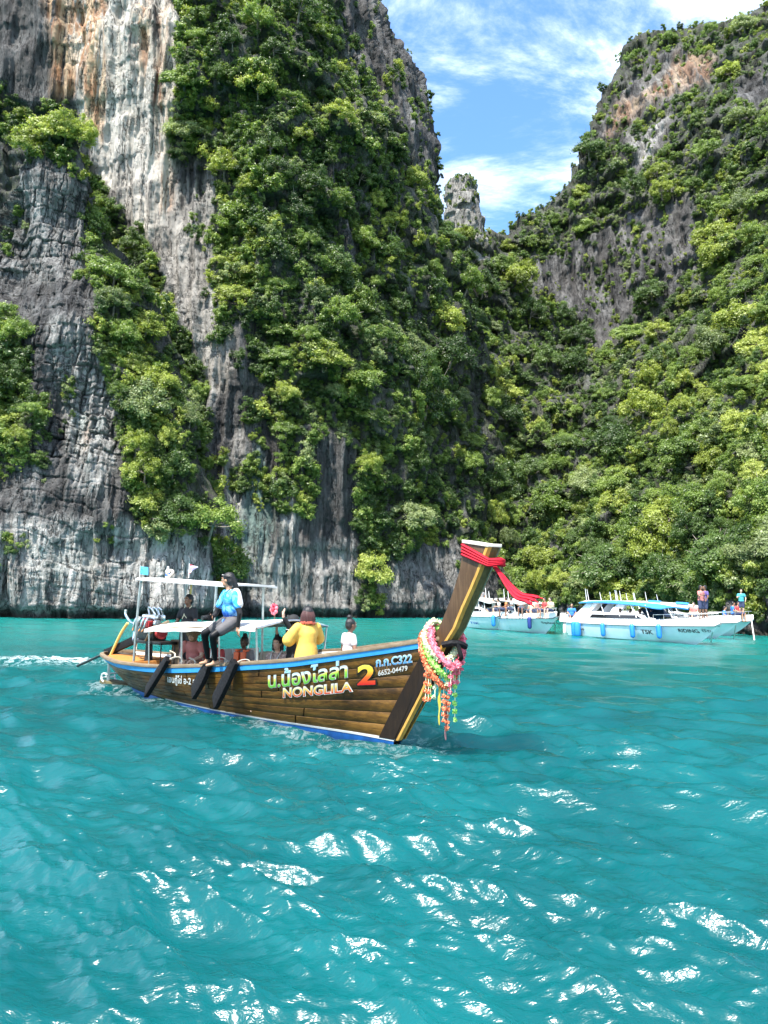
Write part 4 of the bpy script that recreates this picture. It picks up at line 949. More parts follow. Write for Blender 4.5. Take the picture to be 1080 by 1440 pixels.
# tall stern roof
pipe('roof_post', [(1.02, .55, .60), (1.07, .55, 1.6), (1.12, .55, 2.25), (1.20, .55, 2.355), (1.36, .55, 2.385)], .026)
pipe('roof_post', [(1.02, -.62, .72), (1.07, -.6, 1.6), (1.12, -.55, 2.25), (1.20, -.55, 2.355), (1.36, -.55, 2.385)], .026)
pipe('roof_post', [(3.82, .56, .75), (3.87, .55, 2.27)], .022); pipe('roof_post', [(3.80, -.62, .75), (3.85, -.55, 2.27)], .022)
pipe('yellow_post', [(1.45, -.42, .55), (1.52, -.42, 2.36)], .020, BRASSY)
for t in (.55, -.55): pipe('roof_rail', [(.98, t, zr(.98)), (4.2, t, zr(4.2))], .022, WHITE)
mb = MB(); mb.grid([[bl(s, t, zr(s) + .035 - .03 * (abs(t) / .6) ** 3) for s in np.linspace(.98, 4.22, 16)] for t in np.linspace(-.6, .6, 11)]); mb.build('stern_roof', CANVAS, LT, solid=.035)
for s in (1.6, 2.6, 3.6): pipe('roof_bow', [(s, -.55, zr(s) - .0), (s, 0, zr(s) + .01), (s, .55, zr(s))], .014)
# low passenger canopy
zc = lambda s: 1.40 + (s - 1.9) * .053
CT = .80
CE = 5.45
for t in (CT, -CT): pipe('canopy_rail', [(1.9, t, zc(1.9)), (3.2, t, zc(3.2) + .02), (4.6, t, zc(4.6) + .02), (CE, t, zc(CE))], .020, RAILWOOD)
for s in (1.9, CE): pipe('canopy_rail', [(s, -CT, zc(s)), (s, 0, zc(s) + .12), (s, CT, zc(s))], .018)
for s in (2.7, 3.6, 4.5): pipe('canopy_bow', [(s, -CT, zc(s)), (s, 0, zc(s) + .11), (s, CT, zc(s))], .014)
for s0, s1, mm in ((1.88, 4.62, CANVAS), (4.625, CE, mat('grubby_canvas', (.60, .56, .50), .8, var=.1, scale=5, dirt=.3))):
    ss = np.linspace(s0, s1, 30); mb = MB(); mb.grid([[bl(s, t, zc(s) + .03 + .11 * (1 - (t / CT) ** 2) - .016 * math.cos((s - 1.9) * 3.5) ** 2) for s in ss] for t in np.linspace(-CT - .03, CT + .03, 13)] + [[bl(s, CT + .035, zc(s) - .05 + .008 * math.sin(s * 9)) for s in ss]]); mb.build('canopy', mm, LT, solid=.012)
for s in (1.98, 3.15, 4.35, 5.42):
    for t in (.74, -.76): pipe('canopy_post', [(s, t, float(f_zg((s + 1.2) / 9.98)) - .05 + (.12 if t < 0 else 0)), (s, t * 1.06, zc(s))], .016)
pipe('canopy_brace', [(4.6, CT, zc(4.6)), (5.0, .0, zc(5) + .1), (5.4, -CT, zc(5.4))], .014)
# stern fittings: swivel post, ladder, mossy stern board, rope coils
mb = MB(); mb.box((-.55, 0, .04), (1.25, .34, .10)); mb.build('stern_board', mat('mossy_wood', (.075, .06, .022), .8, var=.6, scale=6, bump=.5), LT, bevel=.02)
for t in (.16, -.16):
    mb = MB(); mb.tube(spline([(-.98, -t, .06), (-1.10, -t, .12), (-1.08, -t, .22), (-.96, -t, .25), (-.84, -t, .22)], 6), .020, 8); mb.build('ladder_hoop', WHITE, LT)
for s, z in ((-1.08, .15), (-1.0, .24)): mb = MB(); mb.tube([(s, -.16, z), (s, .16, z)], .018, 8); mb.build('ladder_rung', WHITE, LT)
pipe('ladder_post', [(-.86, .12, .05), (-.86, .12, .62)], .034)
pipe('bent_pipe', [(-.95, .05, .66), (-.55, .05, 1.15), (-.25, .05, 1.42)], .032, BRASSY)
# ropes lying over the rail
for s, t in ((1.5, .0), (3.1, .55)):
    mb = MB(); mb.tube(spline([bl(s, t, .68), bl(s + .08, t + .1, .74), bl(s + .16, t, .78), bl(s + .06, t - .08, .86), bl(s - .02, t, .92)], 6), .016, 6); mb.build('lashing', ROPE, LT)

# --- engine: a car engine on a swivel with its long shaft
EG = aboard('longtail_engine', .75, 0, .95, 'car engine with chrome cover and long propeller shaft on the stern post', 'engine')
mb = MB(); mb.box((0, 0, .34), (.62, .34, .36)); mb.box((-.3, 0, .24), (.24, .26, .26)); mb.build('engine_block', DARKIRON, EG, bevel=.03)
mb = MB(); mb.box((0.02, 0, .63), (.56, .26, .14)); mb.build('valve_cover', CHROME, EG, bevel=.04)
for k in range(4):
    mb = MB(); mb.tube(spline([(-.22 + k * .15, -.10, .60), (-.22 + k * .15, -.26, .62), (-.26 + k * .15, -.30, .45), (-.34 + k * .13, -.28, .36)], 6), .026, 8); mb.build('exhaust_branch', CHROME, EG)
for k in range(3): mb = MB(); mb.tube(spline([(-.25 + k * .2, .05, .7), (-.15 + k * .2, -.04, .84), (.02 + k * .2, -.06, .82), (.10 + k * .15, 0, .70)], 6), .018, 7); mb.build('intake_hose', CHROME, EG)
mb = MB(); mb.tube([(.36, -.02, .32), (.44, -.02, .32)], .13, 20); mb.build('pulley', REDPAINT, EG); mb = MB(); mb.tube([(.38, -.14, .52), (.46, -.14, .52)], .075, 16); mb.build('alternator', CHROME, EG)
mb = MB(); mb.box((.18, -.19, .50), (.18, .12, .14)); mb.build('carburettor', REDPAINT, EG, bevel=.02)
mb = MB(); mb.tube([(-.1, 0, -.35), (-.1, 0, .16)], [.09, .07], 12); mb.build('swivel_post', DARKIRON, EG)
mb = MB(); mb.box((-.05, 0, .12), (.8, .42, .07)); mb.build('engine_tray', DARKIRON, EG, bevel=.01)
mb = MB(); mb.box((.52, .0, .12), (.36, .4, .06)); mb.tube([(.66, -.16, .10), (.66, -.16, -.32)], .016, 6); mb.tube([(.66, .16, .10), (.66, .16, -.32)], .016, 6); mb.build('battery_shelf', DARKIRON, EG, bevel=.004)
e0, e1 = Vector((-.35, 0, .22)), Vector((-3.66, .10, -.70)); dv = e1 - e0
mb = MB(); q = dv.to_track_quat('X', 'Z').to_matrix(); mb.box(e0 + dv * .30, (1.7, .09, .17), q); mb.build('shaft_housing', BLACKRUB, EG, bevel=.015)
mb = MB(); mb.tube([e0, e1], .032, 10); mb.build('propeller_shaft', DARKIRON, EG)
mb = MB(); mb.tube(spline([(.1, -.2, .15), (.5, -.34, .32), (1.0, -.38, .52), (1.25, -.38, .60)], 6), .030, 8); mb.build('tiller', RAILWOOD, EG)
mb = MB(); mb.tube(spline([(-.28, -.16, .50), (-.55, -.2, .50), (-.78, -.22, .66), (-.80, -.22, .78)], 6), .028, 8); mb.build('exhaust_pipe', CHROME, EG)
mb = MB(); mb.tube(spline([(-.3, .02, .30), (-.62, .02, .40), (-.66, .02, .18), (-.72, .02, -.1)], 6), .026, 8); mb.tube(spline([(-.25, -.1, .20), (-.52, -.14, .10), (-.6, -.1, .3)], 6), .020, 8); mb.build('cooling_pipe', CHROME, EG)

# --- black fender boards hung over the side
for k, (pt, pb, wd) in enumerate((((236, 926), (206, 974), .19), ((297, 927), (272, 976), .25), ((331, 930), (302, 989), .23))):
    a, c = Vector(bl(*bpx(*pt, .90))), Vector(bl(*bpx(*pb, .98))); d = (c - a)
    o = Vector(bw(a.x, -a.y, a.z)); root = empty('fender_board', tuple(o), BOAT_RZ, ['narrow black rubber fender board hung nearest the engine', 'leaf-shaped black rubber fender board hung below the bare feet', 'long black rubber fender board hung beside the child in orange vest'][k], 'fender', 'fender boards hung over the side of the longtail boat')
    zax = d.normalized(); xax = Vector((1, 0, .55)); xax = (xax - zax * xax.dot(zax)).normalized(); yax = zax.cross(xax); ln = d.length; mb = MB()
    prof = [(0, .7), (.05, .75), (.3, .95), (.55, 1.0), (.92, 1.0), (1, .86)] if k != 1 else [(0, .35), (.05, .42), (.35, .95), (.6, 1.1), (.85, .95), (1, .75)]
    rg = []
    for q, wk in prof:
        sh = (q == 1) * 0.0
        rg.append([zax * (q * ln) + xax * (sx * wd * .5 * wk) + yax * sy * .045 + zax * (.05 * sx * (q > .9)) for sx, sy in ((-1, -1), (1, -1), (1, 1), (-1, 1))])
    V = [p for r_ in rg for p in r_]; n = 4
    mb.add(V, [(i * n + j, i * n + (j + 1) % n, (i + 1) * n + (j + 1) % n, (i + 1) * n + j) for i in range(len(rg) - 1) for j in range(n)] + [(3, 2, 1, 0), tuple((len(rg) - 1) * n + j for j in range(4))])
    mb.build('board', BLACKRUB, root, bevel=.012)
    mb = MB(); mb.tube(spline([zax * .06, Vector((.05, .09, .02)), Vector((.12, .18, .02)), Vector((.16, .22, -.06))], 6), .010, 6); mb.build('rope', ROPE, root)

# --- flags and bottles on the stern roof
def flag(s, t, z, h, wide, tall, m, label, extra=None, wave=.03):
    r_ = aboard('flag', s, t, z, label, 'flag'); mb = MB(); mb.tube([(0, 0, 0), (0, 0, h)], .010, 6); mb.build('pole', WHITE, r_)
    mb = MB(); g_ = []
    for j in range(9):
        k = j / 8; row = []
        for i in range(13):
            q = i / 12; row.append((q * wide, wave * math.sin(q * 7 + k) * q, h - .02 - tall * k + (extra(q, k) if extra else 0)))
        g_.append(row)
    mb.grid(g_); fl = mb.build('cloth', m, r_); vattr(fl.data, 'gv', [1 - (v.co.z - (h - .02 - tall)) / tall for v in fl.data.vertices]); return r_, fl
r_, fl = flag(.62, .30, 2.42, .28, .30, .17, mat('light_blue_flag_cloth', (.08, .42, .68), .8, var=.1), 'small light blue flag on a short pole over the engine', lambda q, k: -.02 * q)
mb = MB(); mb.tube([(.13 + .04 * math.cos(a), -.03, .15 + .05 * math.sin(a)) for a in np.linspace(.4, 5.2, 14)], .006, 5); mb.build('printed_mark', NAVY, r_)
mth, g, b = new_mat('tricolour_flag_cloth'); g.L.new(g.ramp(g.attr('gv'), [(0, (.5, .03, .05)), (.16, (.5, .03, .05)), (.17, (.72, .72, .74)), (.33, (.72, .72, .74)), (.34, (.24, .22, .42)), (.66, (.24, .22, .42)), (.67, (.72, .72, .74)), (.83, (.72, .72, .74)), (.84, (.5, .03, .05)), (1, (.5, .03, .05))]), b.inputs['Base Color']); [setattr(n.color_ramp, 'interpolation', 'CONSTANT') for n in mth.node_tree.nodes if n.type == 'VALTORGB']
r_, fl = flag(2.07, .0, 2.44, .30, .28, .20, mth, 'red white and blue striped pennant flying from the stern roof', lambda q, k: (k - .25) * .20 * q * .9)
BOTTLE_W = mat('white_plastic', (.72, .72, .70), .35, var=.05); BOTTLE_B = mat('blue_plastic', (.03, .12, .42), .35, var=.05)
r_ = aboard('bottle', 1.42, .1, 2.44, 'white bottle with blue band standing on the stern roof', 'bottle'); mb = MB(); mb.tube([(0, 0, 0), (0, 0, .15), (0, 0, .19), (0, 0, .24)], [.045, .045, .022, .022], 12); mb.build('bottle_body', BOTTLE_W, r_); mb = MB(); mb.tube([(0, 0, .03), (0, 0, .10)], .048, 12); mb.build('band', BOTTLE_B, r_)
r_ = aboard('rope_coil', 1.66, .2, 2.42, 'pale coil of rope lying on the stern roof by the bottle', 'rope'); mb = MB()
for k in range(3): mb.tube([(.10 * math.cos(a), .04 * math.sin(a * 2), .10 + (.08 - .01 * k) * math.sin(a)) for a in np.linspace(0, 6.283, 20)], .018, 6)
mb.build('coil', ROPE, r_)
r_ = aboard('cooler_box', 1.35, -.42, .55, 'grey wooden box beside the boatman', 'box'); mb = MB(); mb.box((0, 0, .28), (.42, .34, .5)); mb.build('box_body', RAILWOOD, r_, bevel=.012); mb = MB(); mb.box((0, 0, .55), (.46, .38, .05)); mb.build('lid', RAILWOOD, r_, bevel=.01)

# --- red sash on the prow head
SASH = mat('red_satin', (.42, .008, .022), .7, spec=.2, var=.2, scale=25)
r_ = aboard('red_sash', 9.4, 0, 2.7, 'red cloth sash tied round the prow head and trailing in the wind', 'sash')
for k in range(4):
    mb = MB(); dz = -.045 * k; L_ = [(-.20, .155, .20 + dz), (.18, .155, .02 + dz * .7), (.245, .14, -.01 + dz * .6), (.335, .0, .0 + dz * .5), (.245, -.14, .0 + dz * .6), (-.18, -.16, .16 + dz), (-.225, .0, .20 + dz)]
    mb.tube(spline([(a, -t, z) for a, t, z in L_ + L_[:1]], 5), .033, 7, flat=.6); mb.build('wrap', SASH, r_)
rng = np.random.default_rng(3)
for k in range(3):
    pts = []
    for (px, py), wv in zip(((691, 791), (703, 806), (716, 824), (730, 838), (745, 842), (757, 847)), (0, .01, .03, .05, .06, .09)):
        s, t, z = bpx(px, py, 0.0); pts.append((s - 9.4, (k - 1) * wv * 1.3, z - 2.7 + (k - 1) * wv * .55))
    mb = MB(); sp = spline(pts, 6); mb.tube(sp, [.032 + .014 * i / len(sp) - (.03 if i > len(sp) - 4 else 0) for i in range(len(sp))], 8, flat=.55); mb.build('tail', SASH, r_)

# --- flower garlands
def petal_rope(mb, pts, r, rng, n_per_m=520, size=.028):
    sp = spline(pts, 8); mb.tube(sp, [r * .78 * (1 + .12 * rng.normal()) for _ in sp], 9)
    for i in range(len(sp) - 1):
        a, b = sp[i], sp[i + 1]; d = b - a; n = max(2, int(d.length * n_per_m)); t = d.normalized(); u = t.orthogonal().normalized(); v = t.cross(u)
        for _ in range(n):
            q = rng.random() * 6.283; o = u * math.cos(q) + v * math.sin(q); p = a + d * rng.random() + o * r * (.75 + .25 * rng.random()); w = (t * rng.normal() + o.cross(t) * rng.normal()).normalized(); s = size * (.6 + .7 * rng.random())
            x = w; y = (o * .8 + t * rng.normal() * .5).normalized(); mb.add([p - x * s * .5, p + y * s * .6 - x * s * .15, p + y * s * .75 + x * s * .3, p + x * s * .5], [(0, 1, 2, 3)])
def flower_ball(mb, c, r, rng, n=26):
    mb.ell(c, (r * .7, r * .7, r * .55), 8, 5)
    for _ in range(n):
        d = Vector(rng.normal(size=3)).normalized(); p = Vector(c) + d * r * .6; x = d.orthogonal().normalized(); x = (x * math.cos(_) + d.cross(x) * math.sin(_)); s = r * .75
        mb.add([p - x * s * .4, p + d * s * .6 - x * s * .2, p + d * s * .7 + x * s * .25, p + x * s * .4], [(0, 1, 2, 3)])
def fl_mat(n, c): return mat('petals_' + n, c, .75, var=.28, scale=45)
GP, GG, GO, GW, GY = fl_mat('pink', (.72, .17, .22)), fl_mat('green', (.34, .66, .14)), fl_mat('orange', (.80, .21, .09)), fl_mat('cream', (.66, .70, .45)), fl_mat('yellow', (.66, .50, .06))
def garland(nm_label, m, path, r, tassels, seed):
    rng = np.random.default_rng(seed); root = aboard('flower_garland', 8.85, 0, 1.2, nm_label, 'garland', 'flower garlands round the prow')
    P = [bpx(x, y, t) for x, y, t in path]; P = [Vector((s - 8.85, -t, z - 1.2)) for s, t, z in P]
    mb = MB(); petal_rope(mb, P + P[:1], r, rng); mb.build('petal_rope', m, root)
    for (x, y, t, ln, balls, mm) in tassels:
        s, t, z = bpx(x, y, t); o = Vector((s - 8.85, -t, z - 1.2)); mb = MB(); mb.tube([o, o - Vector((0, 0, ln))], .007, 5)
        tb = mb.build('tassel_string', GW, root)
        for q in range(balls): mb = MB(); flower_ball(mb, o - Vector((rng.normal() * .008, rng.normal() * .008, ln * (.25 + .75 * q / max(1, balls - 1)))), .034 + .006 * rng.random(), rng); mb.build('flower', mm, tb)
garland('thick pink flower garland draped round the prow', GP, [(606, 887, .22), (608, 905, .30), (618, 922, .30), (633, 936, .22), (642, 938, .06), (649, 920, -.12), (651, 900, -.22), (640, 888, -.24), (618, 882, -.22), (603, 880, .05)], .052,
        [(638, 928, .14, .30, 3, GP), (646, 925, .02, .34, 3, GP), (634, 930, .22, .42, 4, GP), (649, 915, -.08, .26, 3, GP), (610, 915, .30, .22, 2, GP)], 1)
garland('bright green flower garland hanging under the pink one', GG, [(598, 893, .24), (599, 912, .33), (606, 928, .34), (617, 942, .30), (630, 953, .16), (640, 940, .0), (645, 915, -.2), (630, 890, -.22), (605, 884, .0)], .042,
        [(606, 938, .32, .40, 3, GG), (612, 945, .30, .34, 3, GW), (640, 950, .06, .60, 5, GG)], 2)
garland('long orange flower garland hanging lowest round the prow', GO, [(592, 900, .26), (594, 918, .34), (599, 934, .36), (609, 950, .34), (620, 962, .24), (630, 966, .1), (640, 950, -.05), (645, 915, -.2), (620, 890, -.22), (598, 888, .0)], .036,
        [(599, 938, .36, .44, 4, GO), (603, 942, .35, .40, 4, GO), (624, 966, .2, .46, 5, GO), (630, 966, .12, .56, 6, GO)], 3)
garland('cream flower garland sitting at the top of the prow notch', GW, [(600, 884, .20), (596, 897, .30), (604, 912, .34), (616, 925, .30), (632, 925, .1), (644, 905, -.15), (632, 884, -.2), (613, 874, -.1), (606, 876, .1)], .036, [(628, 930, .2, .30, 2, GW)], 4)
def ribbon(px, y0, y1, t, wd, m, label):
    s, t, z = bpx(px, y0, t); s1, _, z1 = bpx(px, y1, t); r_ = aboard('ribbon', s, t, z1, label, 'ribbon'); mb = MB(); n = 10
    mb.grid([[((i - 1) * wd * (1 - .75 * (k / n) ** 2), .012 * math.sin(k * 1.3 + i), (z - z1) * (1 - k / n)) for i in range(3)] for k in range(n + 1)]); mb.build('strip', m, r_, solid=.004)
ribbon(618, 965, 1020, .24, .022, mat('yellow_ribbon_cloth', (.46, .38, .05), .6), 'narrow yellow ribbon hanging among the garlands')
ribbon(627, 985, 1041, .12, .024, mat('faded_purple_cloth', (.22, .11, .12), .7), 'faded purple pointed ribbon end hanging lowest from the prow')
# ================================================================== people
def remesh(mb, voxel, smooth=4, name='body'):
    me = mb.mesh(name); o = bpy.data.objects.new('tmp', me); COL.objects.link(o)
    r_ = o.modifiers.new('r', 'REMESH'); r_.mode = 'VOXEL'; r_.voxel_size = voxel
    s_ = o.modifiers.new('s', 'SMOOTH'); s_.iterations = smooth; s_.factor = .5
    bpy.context.view_layer.update(); m2 = bpy.data.meshes.new_from_object(o.evaluated_get(bpy.context.evaluated_depsgraph_get()))
    bpy.data.objects.remove(o); bpy.data.meshes.remove(me)
    m2.polygons.foreach_set('use_smooth', np.ones(len(m2.polygons), bool)); m2.name = name; return m2
def join_mesh(me, mb):
    bm = bmesh.new(); bm.from_mesh(me); t = mb.mesh('t'); bm.from_mesh(t); bm.to_mesh(me); bm.free(); bpy.data.meshes.remove(t)
    me.polygons.foreach_set('use_smooth', np.ones(len(me.polygons), bool)); return me
def skin(n, c): return mat('skin_' + n, c, .5, var=.08, scale=25)
SK_TAN, SK_DARK, SK_FAIR, SK_DEEP = skin('tan', (.42, .22, .13)), skin('brown', (.20, .10, .06)), skin('fair', (.56, .35, .25)), skin('deep', (.075, .040, .028))
HAIR = mat('black_hair', (.012, .010, .010), .45, var=.4, scale=60, bump=.5); BROWNHAIR = mat('brown_hair', (.22, .14, .08), .6, var=.4, scale=40, bump=.6)
def cloth(n, c, rough=.8): return mat('cloth_' + n, c, rough, var=.12, scale=9, bump=.25)
V3 = Vector
def lerp(a, b, t): return V3(a) * (1 - t) + V3(b) * t
STAND = dict(pelvis=(0, 0, .93), chest=(0, 0, 1.28), neck=(0, 0, 1.43), head=(.015, 0, 1.58), sh=.175, hipw=.09,
             el=((-.02, .25, 1.13), (-.02, -.25, 1.13)), wr=((.06, .27, .89), (.06, -.27, .89)), kn=((.03, .10, .50), (.03, -.10, .50)), an=((-.01, .11, .08), (-.01, -.11, .08)))
SIT = dict(pelvis=(0, 0, .10), chest=(-.02, 0, .44), neck=(0, 0, .59), head=(.02, 0, .74), sh=.175, hipw=.09,
           el=((.02, .24, .30), (.02, -.24, .30)), wr=((.24, .14, .22), (.24, -.14, .22)), kn=((.42, .11, .12), (.42, -.11, .12)), an=((.44, .11, -.30), (.44, -.11, -.30)))
def person(root, pose, sk, shirt=None, sleeve=.55, bottom=None, blen=1.9, hair=None, hairm=HAIR, voxel=.014, k=1.0, look=0.0, fat=1.0, shirt_len=.0, dress=None, undersleeve=None, feet=None, leggings=None, face=True, fingers=True):
    """body as one skinned surface; shirt, trousers, hair, eyes are its own children. look turns the head (rad, + to its left)"""
    J = {q: pose[q] for q in pose}; pel, che, nek, hed = (V3(J[q]) for q in ('pelvis', 'chest', 'neck', 'head'))
    up = (che - pel).normalized(); fwd = V3(J.get('fwd', (1, 0, 0))); fwd = (fwd - up * fwd.dot(up)).normalized(); lf = up.cross(fwd).normalized()
    shl = [che + up * .085 + lf * (J['sh'] * s) for s in (1, -1)]; hip = [pel + lf * (J['hipw'] * s) - up * .02 for s in (1, -1)]
    bas = Matrix((fwd, lf, up)).transposed()
    b = MB()
    b.ell(pel, (.105 * fat, .165 * fat, .12), rot=bas); b.ell(pel + up * .15, (.10 * fat, .140 * fat, .14), rot=bas); b.ell(che, (.115 * fat, .165 * fat, .155), rot=bas); b.ell(che + up * .07, (.09, .16, .085), rot=bas)
    b.cap(che + up * .1, nek, .075, .052); b.cap(nek, hed - up * .03, .050, .050)
    hr = Matrix.Rotation(look, 3, 'Z') if 'hrot' not in J else J['hrot']; H = hr @ Matrix((fwd if 'hup' not in J else fwd, lf, V3((0, 0, 1)))).transposed()
    hx = (H @ V3((1, 0, 0))).normalized(); hz = V3((0, 0, 1)) if 'hup' not in J else V3(J['hup']).normalized(); hx = (hx - hz * hx.dot(hz)).normalized(); hy = hz.cross(hx); HB = Matrix((hx, hy, hz)).transposed()
    P = lambda x, y, z: hed + HB @ V3((x, y, z))
    b.ell(P(-.008, 0, .025), (.098, .077, .095), 18, 12, HB); b.ell(P(.025, 0, -.045), (.066, .056, .070), 14, 10, HB); b.ell(P(.050, 0, -.080), (.028, .030, .026), rot=HB)
    b.cap(P(.082, 0, .010), P(.108, 0, -.026), .010, .015); b.ell(P(.085, 0, .038), (.020, .055, .012), rot=HB)
    for s in (1, -1): b.ell(P(-.005, .078 * s, -.005), (.022, .012, .032), rot=HB)
    el, wr, kn, an = ([V3(q) for q in J[n]] for n in ('el', 'wr', 'kn', 'an'))
    fb = MB()
    for i, s in enumerate((1, -1)):
        b.cap(shl[i], el[i], .052 * fat, .040); b.cap(el[i], wr[i], .040, .027)
        hd = V3(J['hand'][i]).normalized() if 'hand' in J and J['hand'][i] else (wr[i] - el[i]).normalized()
        b.cap(wr[i], wr[i] + hd * .055, .026, .030)
        if fingers:
            side_ = hd.cross(fwd if abs(hd.dot(fwd)) < .8 else up).normalized(); nrm_ = hd.cross(side_); cu = J.get('curl', .35)
            for f_, (o_, ln) in enumerate(((-.024, .070), (-.008, .080), (.008, .075), (.024, .058))):
                a0 = wr[i] + hd * .070 + side_ * o_; a1 = a0 + (hd + nrm_ * cu * .6).normalized() * ln * .5; a2 = a1 + (hd + nrm_ * cu * 1.8).normalized() * ln * .5; fb.cap(a0, a1, .0088, .0085, 8); fb.cap(a1, a2, .0085, .0065, 8)
            a0 = wr[i] + hd * .03 - side_ * .024; a1 = a0 - side_ * .028 + hd * .028; fb.cap(a0, a1, .011, .010, 8); fb.cap(a1, a1 + hd * .028 - side_ * .006, .010, .008, 8)
        b.cap(hip[i], kn[i], .082 * fat, .056); b.cap(kn[i], an[i], .056, .036); 
        fd = V3(J['foot'][i]).normalized() if 'foot' in J else (fwd + V3((0, 0, -.15))).normalized()
        b.cap(an[i] - fd * .045 - V3((0, 0, .035)), an[i] + fd * .13 - V3((0, 0, .050)), .034, .026); b.cap(an[i], an[i] + fd * .04 - V3((0, 0, .04)), .036, .034)
    me = remesh(b, voxel, 3, 'body')
    if fingers: join_mesh(me, fb)
    o = obj('body', me, sk, root)
    def shell(nm, fn, m, vx=voxel * 1.1, sm=5):
        q = MB(); fn(q); return obj(nm, remesh(q, vx, sm, nm), m, root)
    if shirt:
        def f(q):
            q.ell(che, (.132 * fat, .182 * fat, .165), rot=bas); q.ell(che + up * .065, (.102, .176, .080), rot=bas); q.ell(pel + up * .17, (.130 * fat, .168 * fat, .16), rot=bas); q.ell(pel + up * (.03 - shirt_len), (.135 * fat, .190 * fat, .11), rot=bas)
            for i in (0, 1):
                q.cap(shl[i], lerp(shl[i], el[i], min(1, sleeve)), .066 * fat, .064 * fat)
                if sleeve > 1: q.cap(el[i], lerp(el[i], wr[i], sleeve - 1), .056, .042)
        shell('shirt', f, shirt)
    if undersleeve:
        def f(q):
            for i in (0, 1): q.cap(shl[i], el[i], .056, .045); q.cap(el[i], lerp(el[i], wr[i], .93), .045, .031)
        shell('sleeve', f, undersleeve)
    if leggings:
        def f(q):
            for i in (0, 1): q.cap(hip[i], kn[i], .089, .062); q.cap(kn[i], lerp(kn[i], an[i], .93), .062, .041)
        shell('leggings', f, leggings)
    if bottom:
        def f(q):
            q.ell(pel, (.122 * fat, .180 * fat, .125), rot=bas)
            for i in (0, 1):
                q.cap(hip[i], lerp(hip[i], kn[i], min(1, blen)), .103 * fat, .092 if blen < 1 else .075)
                if blen > 1: q.cap(kn[i], lerp(kn[i], an[i], blen - 1), .075, .062)
        shell('shorts' if blen < 1 else 'trousers', f, bottom)
    if dress:
        def f(q):
            q.ell(che, (.142, .20, .17), rot=bas); q.ell(che + up * .065, (.11, .185, .085), rot=bas)
            q.tube([che + up * .12, che, lerp(che, pel, .5), pel, pel - up * .18, pel - up * .36], [.13, .165, .165, .195, .215, .225], 20)
            for i in (0, 1): q.cap(shl[i], lerp(shl[i], el[i], .95), .085, .115)
        shell('dress', f, dress, sm=7)
    if hair: hair(root, P, HB, hairm, lambda q, nm='hair', m=hairm, vx=.012, sm=3: obj(nm, remesh(q, vx, sm, nm), m, root))
    if face:
        for s in (1, -1):
            q = MB(); q.ell(P(.083, .030 * s, .008), (.010, .014, .008), 10, 6, HB); ey = q.build('eye', mat('eye_white', (.7, .68, .64), .3), root)
            q = MB(); q.ell(P(.090, .030 * s, .008), (.005, .007, .007), 8, 6, HB); q.build('iris', HAIR, ey)
            q = MB(); q.cap(P(.090, .018 * s, .030), P(.084, .044 * s, .031), .005, .004, 6); q.build('brow', HAIR, root)
        q = MB(); q.ell(P(.086, 0, -.058), (.008, .024, .008), 10, 6, HB); q.build('mouth', mat('lips', (.36, .12, .10), .4), root)
    return P, HB, dict(el=el, wr=wr, che=che, pel=pel, up=up, fwd=fwd, lf=lf)
def hair_cap(q, P, HB, back=.0, big=1.0):
    q.ell(P(-.022, 0, .042), (.100 * big, .090 * big, .095 * big), 18, 12, HB); q.ell(P(-.055, 0, -.01), (.066 * big, .084 * big, .085 + back), 16, 10, HB)
def short_hair(root, P, HB, m, mk): q = MB(); hair_cap(q, P, HB); mk(q)
def bob_hair(root, P, HB, m, mk): q = MB(); hair_cap(q, P, HB, .05, 1.04); q.cap(P(-.03, .08, 0), P(-.03, .085, -.11), .034, .028); q.cap(P(-.03, -.08, 0), P(-.03, -.085, -.11), .034, .028); q.ell(P(-.06, 0, -.09), (.05, .09, .08), rot=HB); mk(q)
def bun_hair(root, P, HB, m, mk): q = MB(); hair_cap(q, P, HB); q.ell(P(-.05, -.01, .155), (.052, .052, .046), rot=HB); q.cap(P(-.04, 0, .10), P(-.05, 0, .15), .045, .04); mk(q)
def pony_hair(root, P, HB, m, mk):
    q = MB(); hair_cap(q, P, HB); sp = spline([P(-.10, .0, .02), P(-.135, -.03, -.10), P(-.12, -.06, -.24), P(-.09, -.08, -.38), P(-.07, -.08, -.47)], 6)
    for a, c in zip(sp[:-1], sp[1:]): q.cap(a, c, .042, .042, 8)
    q.cap(sp[-1], sp[-1] + V3((0, 0, -.06)), .036, .012); mk(q)
    q = MB(); pts = [P(.098 * math.cos(a) - .012, .089 * math.sin(a), .062 + .012 * math.cos(a)) for a in np.linspace(-2.2, 2.2, 18)]; q.tube(pts, .016, 6, flat=.6); q.build('headband', cloth('black', (.008, .008, .009)), root)
    q = MB(); pts = [P(.100 * math.cos(a) - .010, .092 * math.sin(a), .080 + .010 * math.cos(a)) for a in np.linspace(-1.0, 1.0, 10)]; q.tube(pts, .008, 6, flat=.6); q.build('headband_trim', WHITE, root)
def braids_hair(root, P, HB, m, mk):
    q = MB(); hair_cap(q, P, HB, .01, 1.05); mk(q); rng = np.random.default_rng(8); tip = mat('red_bead', (.55, .12, .07), .4)
    for k in range(26):
        a = -2.6 + 5.2 * k / 25 + math.pi; p0 = P(.07 * math.cos(a) - .03, .075 * math.sin(a), .07); p1 = P(.115 * math.cos(a) - .03, .110 * math.sin(a), -.02); p2 = P(.125 * math.cos(a) - .03, .118 * math.sin(a), -.11 - .03 * rng.random())
        q = MB(); q.tube(spline([p0, p1, p2], 4), .012, 6); br = q.build('braid', mat('dark_red_hair', (.06, .02, .018), .6), root)
        q = MB(); q.cap(p2, p2 - V3((0, 0, .03)), .013, .012, 6); q.build('bead', tip, br)

